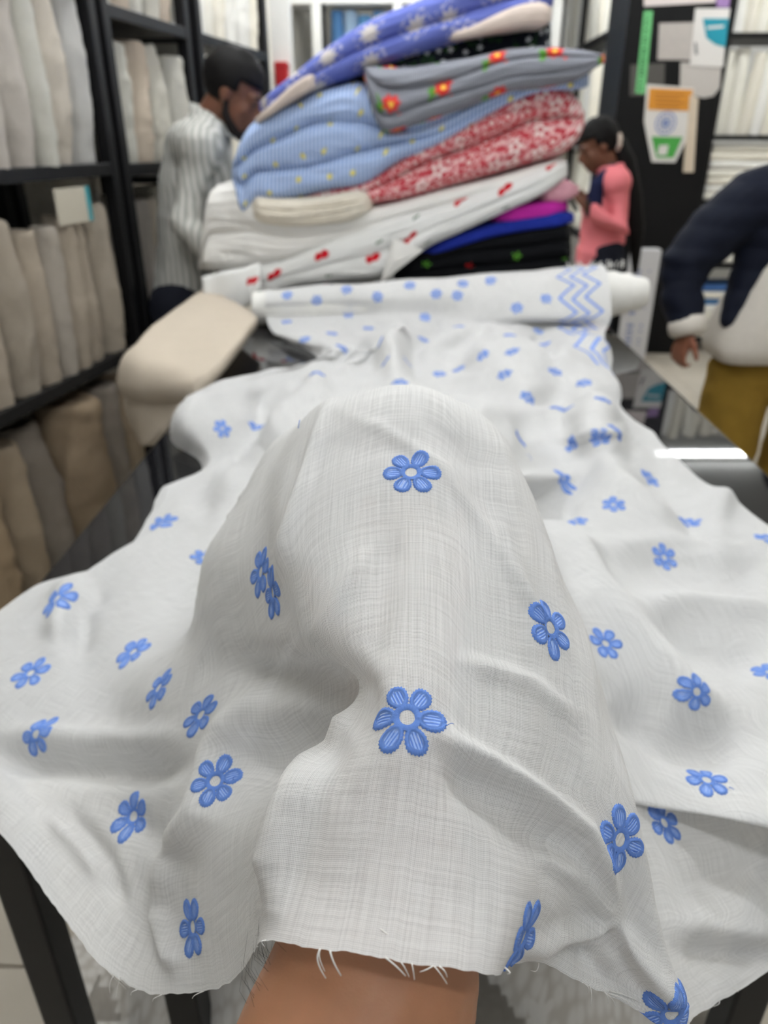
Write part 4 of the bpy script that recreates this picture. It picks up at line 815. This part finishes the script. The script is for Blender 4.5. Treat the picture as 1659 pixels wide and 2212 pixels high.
def fuse(name, bm, m, parent, vox=0.008, smooth=6, disp=None):
    me = bpy.data.meshes.new(name); bm.to_mesh(me); bm.free(); o = bpy.data.objects.new(name, me); COL.objects.link(o)
    r = o.modifiers.new('r', 'REMESH'); r.mode = 'VOXEL'; r.voxel_size = vox
    s = o.modifiers.new('s', 'SMOOTH'); s.iterations = smooth; s.factor = 0.5
    COL.objects.unlink(o); tmp = bpy.data.scenes.new('build'); tmp.collection.objects.link(o); vl = tmp.view_layers[0]; vl.update()
    new = bpy.data.meshes.new_from_object(o.evaluated_get(vl.depsgraph)); bpy.data.objects.remove(o); bpy.data.meshes.remove(me); bpy.data.scenes.remove(tmp)
    new.name = name; new.materials.clear()
    if disp:
        n_ = len(new.vertices); co = np.empty(n_ * 3, np.float32); no = np.empty(n_ * 3, np.float32); new.vertices.foreach_get('co', co); new.vertex_normals.foreach_get('vector', no)
        dv_ = np.array([disp(Vector(c_)) for c_ in co.reshape(-1, 3)], np.float32); new.vertices.foreach_set('co', (co.reshape(-1, 3) + no.reshape(-1, 3) * dv_[:, None]).ravel()); new.update()
    return link(name, new, m, parent)
def skin(name, rgb):
    t = NT(name); n = t.noise(t.obj(), 60, 4); c = lin(*rgb); col = t.mix(n, tuple(x * .86 for x in c), tuple(min(1, x * 1.1) for x in c))
    return t.done(col, 0.5, bump=t.bump(t.noise(t.obj(), 700, 2), 0.15, 0.0006), spec=0.35, **{'Subsurface Weight': 0.12, 'Subsurface Scale': 0.01})
def head_blobs(bm, c, M, s=1.0, jaw=1.0):
    T_ = lambda p: Vector(c) + M @ (Vector(p) * s)
    E = lambda p, r: ell(bm, T_(p), [x * s for x in r], M)
    E((-.012, 0, .045), (.098, .076, .088)); E((.030, 0, -.025), (.064, .060, .088)); E((.062, 0, -.088), (.026, .028 * jaw, .022)); E((.0, 0, -.045), (.062, .060, .060))
    capsule(bm, [T_((.092, 0, .018)), T_((.106, 0, -.010)), T_((.112, 0, -.026))], [.010 * s, .013 * s, .013 * s], 10)
    E((.090, 0, -.050), (.013, .024, .009)); E((.088, 0, -.064), (.013, .021, .009))
    for sd in (-1, 1):
        E((.082, .030 * sd, .030), (.016, .026, .010)); E((-.005, .076 * sd, .002), (.020, .010, .032)); E((.078, .032 * sd, .012), (.012, .014, .010)); E((.062, .040 * sd, -.018), (.020, .018, .022)); E((.100, .010 * sd, -.027), (.010, .009, .008))
def hand_blobs(bm, wrist, along, palm_n, s=1.0, curl=0.5, thumb=1):
    """wrist point, direction of the fingers, palm normal: palm, four fingers and a thumb"""
    A = Vector(along).normalized(); N = (Vector(palm_n) - A * Vector(palm_n).dot(A)).normalized(); S = A.cross(N) * thumb; w = Vector(wrist)
    for k in range(4):
        off = (1.5 - k) * 0.0205 * s
        capsule(bm, [w + S * off * 0.6 + A * .015 * s, w + S * off + A * .085 * s], [.016 * s, .0135 * s], 10)
        L = (.066, .075, .070, .055)[k] * s; b = w + S * off * 1.08 + A * .088 * s; d = A.copy(); pts = [b]; r_ = [.0105 * s]
        for q, fr in enumerate((.45, .32, .23)):
            ang = curl * (.35 + .35 * q); d = (Matrix.Rotation(ang, 3, S) @ d) if True else d
            pts.append(pts[-1] + d * L * fr); r_.append((.0095, .0088, .0075)[q] * s)
        capsule(bm, pts, r_, 10)
    b = w + S * .030 * s + A * .025 * s; d = (A * .65 + S * .7 + N * .25).normalized(); p1 = b + d * .038 * s; d2 = (A * .85 + S * .35 + N * .35).normalized(); p2 = p1 + d2 * .03 * s
    capsule(bm, [w + A * .012 * s + S * .012 * s, b, p1, p2, p2 + d2 * .02 * s], [.016 * s, .0155 * s, .012 * s, .0105 * s, .0085 * s], 10)
M_HAIR = plain('black_hair', (13, 11, 11), 0.65, 0.18, 0.3, 120)
def face_bits(root, c, M, s=1.0):
    T_ = lambda p: Vector(c) + M @ (Vector(p) * s)
    for sd in (-1, 1):
        bm = bmesh.new(); ell(bm, T_((.086, .031 * sd, .012)), [.008 * s, .011 * s, .005 * s], M, 12); me = bpy.data.meshes.new('eye'); bm.to_mesh(me); bm.free(); link('eye', me, plain('eye_dark', (44, 34, 30), 0.3) if 'eye_dark' not in bpy.data.materials else bpy.data.materials['eye_dark'], root)
        tube('eyebrow', [T_((.094, .014 * sd, .034)), T_((.094, .034 * sd, .038)), T_((.080, .052 * sd, .031))], [.003 * s, .004 * s, .002 * s], M_HAIR, root, 6)
# ------------------------------------------------------------------ the arm that lifts the cloth
M_ARM = skin('brown_skin', (166, 118, 88))
bm = bmesh.new()
AP = [Vector((-.10, -.20, .94)), P(640, 2600, .34), P(768, 2260, .352), P(815, 2080, .372), P(835, 1900, .405), P(850, 1700, .452), P(865, 1520, .485)]
capsule(bm, AP, [.056, .0575, .0565, .052, .045, .037, .033], 22)
wr_, kn = P(868, 1500, .49), P(890, 1130, .55)
hand_blobs(bm, wr_, kn - wr_, Vector((0, .45, -1)), 1.0, 0.25, 1)
ell(bm, P(866, 1480, .49), (.036, .03, .024))
arm = fuse('person', bm, M_ARM, None, 0.0035, 5); tag(arm, 'bare forearm reaching under the flowered cloth, its hand lifting it', 'person')
M_AHAIR = plain('arm_hair', (30, 24, 22), 0.6); bm = bmesh.new(); rs = random.Random(8)
for k in range(50):                            # fine dark hairs on the outer side of the forearm
    u_ = rs.random(); i = 2 + int(u_ * 1.15); fr = u_ * 1.15 - int(u_ * 1.15); c = AP[i].lerp(AP[i + 1], fr); ax = (AP[i + 1] - AP[i]).normalized(); rad = [.056, .0575, .0565, .052, .045][i] * (1 - fr) + [.0575, .0565, .052, .045, .037][i] * fr
    left = (-camx - ax * (-camx).dot(ax)).normalized(); upn = ax.cross(left); upn = upn if upn.dot(CAML - c) > 0 else -upn
    a = rs.gauss(0.25, 0.45); d = left * math.cos(a) + upn * math.sin(a); p = c + d * (rad * 0.985); L = rs.uniform(.008, .018)
    v_, f_ = tube_data([p, p + d * L * .5 + ax * L * rs.uniform(.1, .7), p + d * L * .75 + ax * L * rs.uniform(.5, 1.3) + Vector((0, 0, -.003))], [.00007, .00006, .00003], 4); vs = [bm.verts.new(x) for x in v_]
    for q in f_: bm.faces.new([vs[z] for z in q])
me = bpy.data.meshes.new('arm_hair'); bm.to_mesh(me); bm.free(); o = link('arm_hair', me, M_AHAIR, arm); o['kind'] = 'stuff'
# ------------------------------------------------------------------ man in the grey shirt
t = NT('grey_striped_shirt'); ob = t.obj(); s3 = t.sep(ob); stv = t.M('MULTIPLY_ADD', t.M('SINE', t.M('MULTIPLY_ADD', s3[0], 260, t.M('MULTIPLY', t.noise(ob, 7, 2), 10))), .5, .5)
M_SHIRT = t.done(t.mix(t.ramp(stv, .4, .7), lin(158, 158, 152), lin(196, 196, 190)), 0.9, bump=t.bump(t.noise(ob, 16, 3), 0.6, 0.01), spec=0.1)
M_SKD = skin('dark_brown_skin', (112, 74, 56)); M_TROU = plain('dark_trousers', (28, 30, 38), 0.85, 0.1, 0.15, 20)
YM = 3.02; man = empty('person', (-0.86, YM, 0), 'man in a pale grey striped shirt looking down beside the fabric pile', 'person', 'people in the shop')
hc = PY(503, 206, YM - .02); HM = Matrix.Rotation(-0.12, 3, 'Z') @ Matrix.Rotation(0.50, 3, 'Y'); HS = 1.03
nb, ch, ws, pv = PY(452, 268, YM), PY(425, 400, YM), PY(408, 560, YM), PY(402, 680, YM)
shn, shf = PY(432, 318, YM - .16), PY(440, 318, YM + .17); eln, wrn = PY(398, 480, YM - .20), PY(455, 545, YM - .26); elf, wrf = PY(440, 470, YM + .2), PY(540, 520, YM + .12)
hipn, hipf = pv + Vector((0, -.09, 0)), pv + Vector((0, .09, 0)); fx = pv.x
bm = bmesh.new(); head_blobs(bm, hc, HM, HS, 1.2)
capsule(bm, [hc + HM @ Vector((-.03, 0, -.05)) * HS, nb, ch], [.058, .062, .09]); capsule(bm, [ch, ws, pv], [.11, .10, .115])
for s_, e_, w_ in ((shn, eln, wrn), (shf, elf, wrf)):
    capsule(bm, [nb.lerp(s_, .4), s_, e_, w_], [.05, .056, .042, .031]); hand_blobs(bm, w_, (w_ - e_), Vector((0.3, 0, -1)), 1.0, 0.6, 1)
for h_ in (hipn, hipf): capsule(bm, [h_, Vector((fx + .03, h_.y, .47)), Vector((fx - .01, h_.y, .09))], [.09, .062, .045]); capsule(bm, [Vector((fx - .03, h_.y, .045)), Vector((fx + .15, h_.y, .035))], [.042, .034])
fuse('body', bm, M_SKD, man, 0.009, 4)
bm = bmesh.new(); capsule(bm, [nb + Vector((-.01, 0, -.02)), PY(432, 345, YM), ch, ws, pv], [.085, .125, .135, .122, .13], 20); capsule(bm, [shn, PY(428, 330, YM), shf], [.078, .12, .078], 18)
for s_, e_, w_ in ((shn, eln, wrn), (shf, elf, wrf)): capsule(bm, [nb.lerp(s_, .5), s_, e_, e_.lerp(w_, .75)], [.07, .076, .060, .048], 16)
wrk = lambda c: 0.007 * (1 - 2 * abs(noise.noise(Vector((c.x * 9, c.y * 6, c.z * 5))))) + 0.003 * noise.noise(c * 25)
shirt = fuse('shirt', bm, M_SHIRT, man, 0.010, 3, wrk)
cc = nb + Vector((.012, 0, .012))
for sd in (-1, 1):                              # collar leaves
    v = []
    for q in range(9):
        a = (0.06 + 0.94 * q / 8) * math.pi * sd; d = Vector((math.cos(a), math.sin(a), 0)); tilt = Vector((.05 * math.cos(a), 0, -.02 * math.cos(a)))
        v += [cc + d * .068 + Vector((.0, 0, .030 - .028 * math.cos(a))), cc + d * (.088 + .018 * max(0, math.cos(a))) + Vector((.0, 0, -.014 - .05 * max(0, math.cos(a)))), ]
    o = mesh('collar', v, [(2 * q, 2 * q + 2, 2 * q + 3, 2 * q + 1) for q in range(8)], M_SHIRT, shirt); md = o.modifiers.new('t', 'SOLIDIFY'); md.thickness = .005
bm = bmesh.new(); capsule(bm, [pv + Vector((0, -.05, .03)), pv + Vector((0, .05, .03))], [.135, .135])
for h_ in (hipn, hipf): capsule(bm, [h_, Vector((fx + .03, h_.y, .47)), Vector((fx - .01, h_.y, .10))], [.105, .078, .062])
fuse('trousers', bm, M_TROU, man, 0.012, 3)
def hair_cap(root, c, M, s, low=0.0, front=.075, name='hair', bulk=1.0):
    bm = bmesh.new(); bmesh.ops.create_uvsphere(bm, u_segments=40, v_segments=24, radius=1.0)
    for v in bm.verts:
        p = v.co.copy(); v.co = Vector((p.x * .104 - .016, p.y * .084, p.z * .097 + .047))
    kill = [v for v in bm.verts if v.co.z < (0.052 if v.co.x > front * .55 else (0.012 if v.co.x > 0.005 else low - .055))]; bmesh.ops.delete(bm, geom=kill, context='VERTS')
    for v in bm.verts: v.co += v.co.normalized() * (0.006 * noise.noise(v.co * 45) + .004) * bulk; v.co = Vector(c) + M @ (v.co * s)
    me = bpy.data.meshes.new(name); bm.to_mesh(me); bm.free(); o = link(name, me, M_HAIR, root); md = o.modifiers.new('t', 'SOLIDIFY'); md.thickness = .004; md.offset = -1; return o
hair_cap(man, hc, HM, HS, -.01)
face_bits(man, hc, HM, HS)
bm = bmesh.new()                                # beard along the jaw and moustache
Tm = lambda p: hc + HM @ (Vector(p) * HS)
for sd in (-1, 1): capsule(bm, [Tm((.004, .066 * sd, -.01)), Tm((.016, .060 * sd, -.055)), Tm((.052, .034 * sd, -.092)), Tm((.074, 0, -.102))], [.010, .016, .020, .020], 10)
capsule(bm, [Tm((.098, -.022, -.044)), Tm((.104, 0, -.040)), Tm((.098, .022, -.044))], [.005, .007, .005], 8); ell(bm, Tm((.078, 0, -.085)), (.020, .024, .018), HM)
fuse('beard', bm, plain('dark_beard', (30, 23, 20), 0.7), man, 0.006, 2)
# ------------------------------------------------------------------ girl in the pink jacket
YG = 4.35; girl = empty('person', (1.0, YG, 0), 'girl in a pink jacket with a navy chest panel looking down at her hands', 'person', 'people in the shop')
hc = PY(1293, 318, YG); HM = Matrix.Rotation(math.pi + 0.12, 3, 'Z') @ Matrix.Rotation(0.40, 3, 'Y'); HS = 0.98
M_PJ = cloth_plain('pink_jacket', (226, 128, 134), 12, 0.06, 0.4); M_NV = cloth_plain('navy_panel', (34, 38, 66), 14, 0.1)
nb, ch, ws, pv = PY(1318, 372, YG), PY(1312, 430, YG), PY(1300, 520, YG), PY(1300, 585, YG)
shn, shf = PY(1330, 392, YG - .13), PY(1325, 392, YG + .14); eln, wrn = PY(1340, 492, YG - .17), PY(1268, 450, YG - .16); elf, wrf = PY(1320, 490, YG + .16), PY(1262, 440, YG + .02)
hipn, hipf = pv + Vector((0, -.08, 0)), pv + Vector((0, .08, 0)); fx = pv.x
bm = bmesh.new(); head_blobs(bm, hc, HM, HS, .9); capsule(bm, [hc + HM @ Vector((-.03, 0, -.05)) * HS, nb, ch], [.048, .05, .08]); capsule(bm, [ch, ws, pv], [.095, .085, .10])
for s_, e_, w_, n_ in ((shn, eln, wrn, 1), (shf, elf, wrf, -1)):
    capsule(bm, [nb.lerp(s_, .4), s_, e_, w_], [.042, .046, .036, .026]); hand_blobs(bm, w_, (w_ - e_) + Vector((0, 0, .08)), Vector((0, -.3 * n_, 1)), .9, 0.9, n_)
for h_ in (hipn, hipf): capsule(bm, [h_, Vector((fx, h_.y, .45)), Vector((fx, h_.y, .09))], [.085, .058, .042]); capsule(bm, [Vector((fx + .03, h_.y, .045)), Vector((fx - .13, h_.y, .035))], [.038, .032])
fuse('body', bm, M_SKD, girl, 0.009, 4)
bm = bmesh.new(); capsule(bm, [nb + Vector((0, 0, -.03)), PY(1318, 410, YG), ch, ws, PY(1290, 548, YG)], [.07, .105, .118, .118, .122], 20); capsule(bm, [shn, PY(1325, 400, YG), shf], [.066, .10, .066], 16)
for s_, e_, w_ in ((shn, eln, wrn), (shf, elf, wrf)): capsule(bm, [nb.lerp(s_, .5), s_, e_, e_.lerp(w_, .82)], [.06, .068, .060, .042], 16)
gj = fuse('jacket', bm, M_PJ, girl, 0.010, 3, wrk)
bm = bmesh.new()                                # navy panel over the shoulder seam and chest
for a, b, r in ((PY(1322, 366, YG - .06), PY(1290, 400, YG - .11), .04), (PY(1290, 400, YG - .11), PY(1283, 440, YG - .10), .045)): capsule(bm, [a, b], [r * .8, r], 12)
fuse('navy_panel', bm, M_NV, gj, 0.008, 3)
tube('collar', [nb + Vector((.06 * math.cos(a), .06 * math.sin(a), .022 + .012 * math.cos(a))) for a in [math.pi * 2 * q / 16 for q in range(17)]], .018, M_PJ, gj, 8)
bm = bmesh.new(); capsule(bm, [pv + Vector((0, -.04, .03)), pv + Vector((0, .04, .03))], [.115, .115]); capsule(bm, [pv + Vector((0, -.03, .09)), pv + Vector((0, .03, .09))], [.112, .112])
for h_ in (hipn, hipf): capsule(bm, [h_, Vector((fx, h_.y, .45)), Vector((fx, h_.y, .09))], [.095, .07, .055])
fuse('trousers', bm, M_TROU, girl, 0.012, 3)
hair_cap(girl, hc, HM, HS, -.02); face_bits(girl, hc, HM, HS)
tube('ponytail', [PY(1322, 300, YG), PY(1336, 312, YG), PY(1352, 350, YG), PY(1366, 420, YG), PY(1374, 500, YG), PY(1372, 590, YG)], [.03, .045, .05, .05, .045, .015], M_HAIR, girl, 14)
bm = bmesh.new(); 
for a in range(7): ell(bm, PY(1331, 307, YG - .03) + Vector((.012, .03 * math.cos(a * .9), .03 * math.sin(a * .9))), (.014, .016, .016), None, 10)
fuse('hair_tie', bm, plain('pale_scrunchie', (206, 190, 176), 0.8), girl, 0.006, 1)
tube('wristband', [wrn + Vector((.004, 0, 0)) + Vector((.006 * math.cos(a), .036 * math.cos(a), .036 * math.sin(a))) for a in [math.pi * 2 * q / 14 for q in range(15)]], .010, M_BLACK, girl, 8)
ph = wrn + Vector((-.075, .09, .045)); o = box('phone', tuple(ph), (.012, .075, .15), M_BLACK, None, .004, Matrix.Rotation(-0.6, 3, 'Y')); tag(o, 'dark phone held in the hands of the girl', 'phone')
# ------------------------------------------------------------------ person in the navy jacket, right edge
YR = 2.95; KW = 1.12
def capW(bm, pts, rad, n=14): capsule(bm, pts, [r * KW for r in rad], n)
wom = empty('person', (1.5, YR, 0), 'person in a navy padded jacket, white sweater and mustard trousers at the right edge', 'person', 'people in the shop')
t = NT('navy_padded_jacket'); ob = t.obj(); s3 = t.sep(ob); qz = t.M('ABSOLUTE', t.M('SINE', t.M('MULTIPLY', s3[2], 42)))
M_NJ = t.done(t.mix(t.noise(ob, 20, 3), lin(14, 18, 30), lin(22, 27, 42)), 0.7, bump=t.bump(qz, 0.15, 0.006), spec=0.15)
M_SW = cloth_plain('white_sweater', (212, 206, 196), 50, 0.08, 0.6); M_MU = cloth_plain('mustard_trousers', (140, 112, 46), 10, 0.12, 0.5); M_SKM = skin('brown_skin_hand', (142, 92, 70))
nb, ch, ws, pv = PY(1885, 345, YR), PY(1830, 470, YR), PY(1760, 640, YR), PY(1715, 760, YR)
hc = PY(1935, 205, YR); HM = Matrix.Rotation(-1.2, 3, 'Z')
shn, eln, wrn = PY(1618, 440, YR), PY(1474, 580, YR - .02), PY(1486, 712, YR - .10)
shf, elf, wrf = PY(1990, 430, YR), PY(2060, 600, YR), PY(2010, 760, YR - .1)
fx = pv.x; LGX = (PY(1606, 800, YR).x, PY(1606, 800, YR).x + .30); LGM = (LGX[0] + LGX[1]) / 2
bm = bmesh.new(); head_blobs(bm, hc, HM, 1.05); capW(bm, [hc + HM @ Vector((-.03, 0, -.05)), nb, ch], [.052, .054, .10]); capW(bm, [ch + Vector((-.04, 0, 0)), ws, pv], [.11, .11, .12]); capW(bm, [ch + Vector((.06, 0, 0)), ws + Vector((.05, 0, 0)), pv + Vector((.06, 0, 0))], [.11, .10, .115])
for s_, e_, w_, n_ in ((shn, eln, wrn, 1), (shf, elf, wrf, -1)): capW(bm, [nb.lerp(s_, .4), s_, e_, w_], [.05, .054, .042, .030]); hand_blobs(bm, w_, Vector((-.25 * n_, -.1, -1)), Vector((n_, .3, 0)), 1.02, 1.0, n_)
for x in LGX: capW(bm, [Vector((x, YR, .70)), Vector((x, YR - .01, .46)), Vector((x, YR, .09))], [.09, .062, .045]); capW(bm, [Vector((x, YR + .03, .045)), Vector((x, YR - .15, .035))], [.042, .034])
fuse('body', bm, M_SKM, wom, 0.0075, 3)
RG = [(PY(1830, 360, YR), .07, .06), (PY(1800, 430, YR), .15, .12), (PY(1760, 560, YR), .20, .15), (PY(1715, 680, YR), .25, .17), (PY(1700, 735, YR), .275, .178), (PY(1697, 764, YR), .275, .174), (PY(1697, 766, YR), .10, .08)]
v, f, NA = [], [], 40
for c_, ra, rb in RG:
    for q in range(NA): a = 2 * math.pi * q / NA; w_ = 1 + .04 * noise.noise(Vector((a * 2, c_.z * 5, 3))); v.append(c_ + Vector((ra * KW * math.copysign(abs(math.cos(a)) ** .75, math.cos(a)) * w_, rb * 1.15 * math.copysign(abs(math.sin(a)) ** .75, math.sin(a)) * w_, .008 * math.sin(a * 3))))
for k in range(len(RG) - 1):
    for q in range(NA): f.append((k * NA + q, k * NA + (q + 1) % NA, (k + 1) * NA + (q + 1) % NA, (k + 1) * NA + q))
mesh('sweater', v, f, M_SW, wom)
puff = lambda c: 0.004 * abs(math.sin(c.z * 42)) + 0.004 * noise.noise(c * 14)
bm = bmesh.new()
capW(bm, [nb.lerp(shn, .45) + Vector((0, 0, .01)), shn, PY(1545, 500, YR), eln, PY(1472, 640, YR - .05), eln.lerp(wrn, .86)], [.085, .100, .092, .078, .068, .056], 18)
capW(bm, [nb.lerp(shf, .45), shf, elf, elf.lerp(wrf, .86)], [.085, .105, .085, .058], 16)
capW(bm, [PY(1680, 450, YR), PY(1645, 540, YR), PY(1608, 630, YR - .02), PY(1582, 690, YR - .05)], [.12, .085, .060, .040], 18)      # hanging open front
capW(bm, [PY(1760, 440, YR + .09), PY(1740, 560, YR + .12), PY(1710, 670, YR + .12)], [.13, .13, .12], 18); capW(bm, [PY(1960, 440, YR + .02), PY(1970, 560, YR), PY(1970, 690, YR)], [.13, .11, .09], 18)
ell(bm, eln + Vector((.01, 0, -.01)), (.085, .09, .11)); ell(bm, PY(1470, 640, YR - .05), (.072, .075, .09)); jk = fuse('jacket', bm, M_NJ, wom, 0.010, 2, puff)
cw = wrn; o = tube('cuff', [eln.lerp(wrn, .80), eln.lerp(wrn, .92), eln.lerp(wrn, 1.04), eln.lerp(wrn, 1.10)], [.065, .072, .070, .054], M_SW, jk, 16)
bm = bmesh.new(); capW(bm, [Vector((LGX[0] + .02, YR, .58)), Vector((LGX[1], YR, .58))], [.125, .125], 18)
for x in LGX: capW(bm, [Vector((x, YR, .58)), Vector((x - .01, YR, .46)), Vector((x - .015, YR, .12))], [.118, .112, .11], 18)
fuse('trousers', bm, M_MU, wom, 0.011, 3, wrk); hair_cap(wom, hc, HM, 1.05, -.02); face_bits(wom, hc, HM, 1.05)
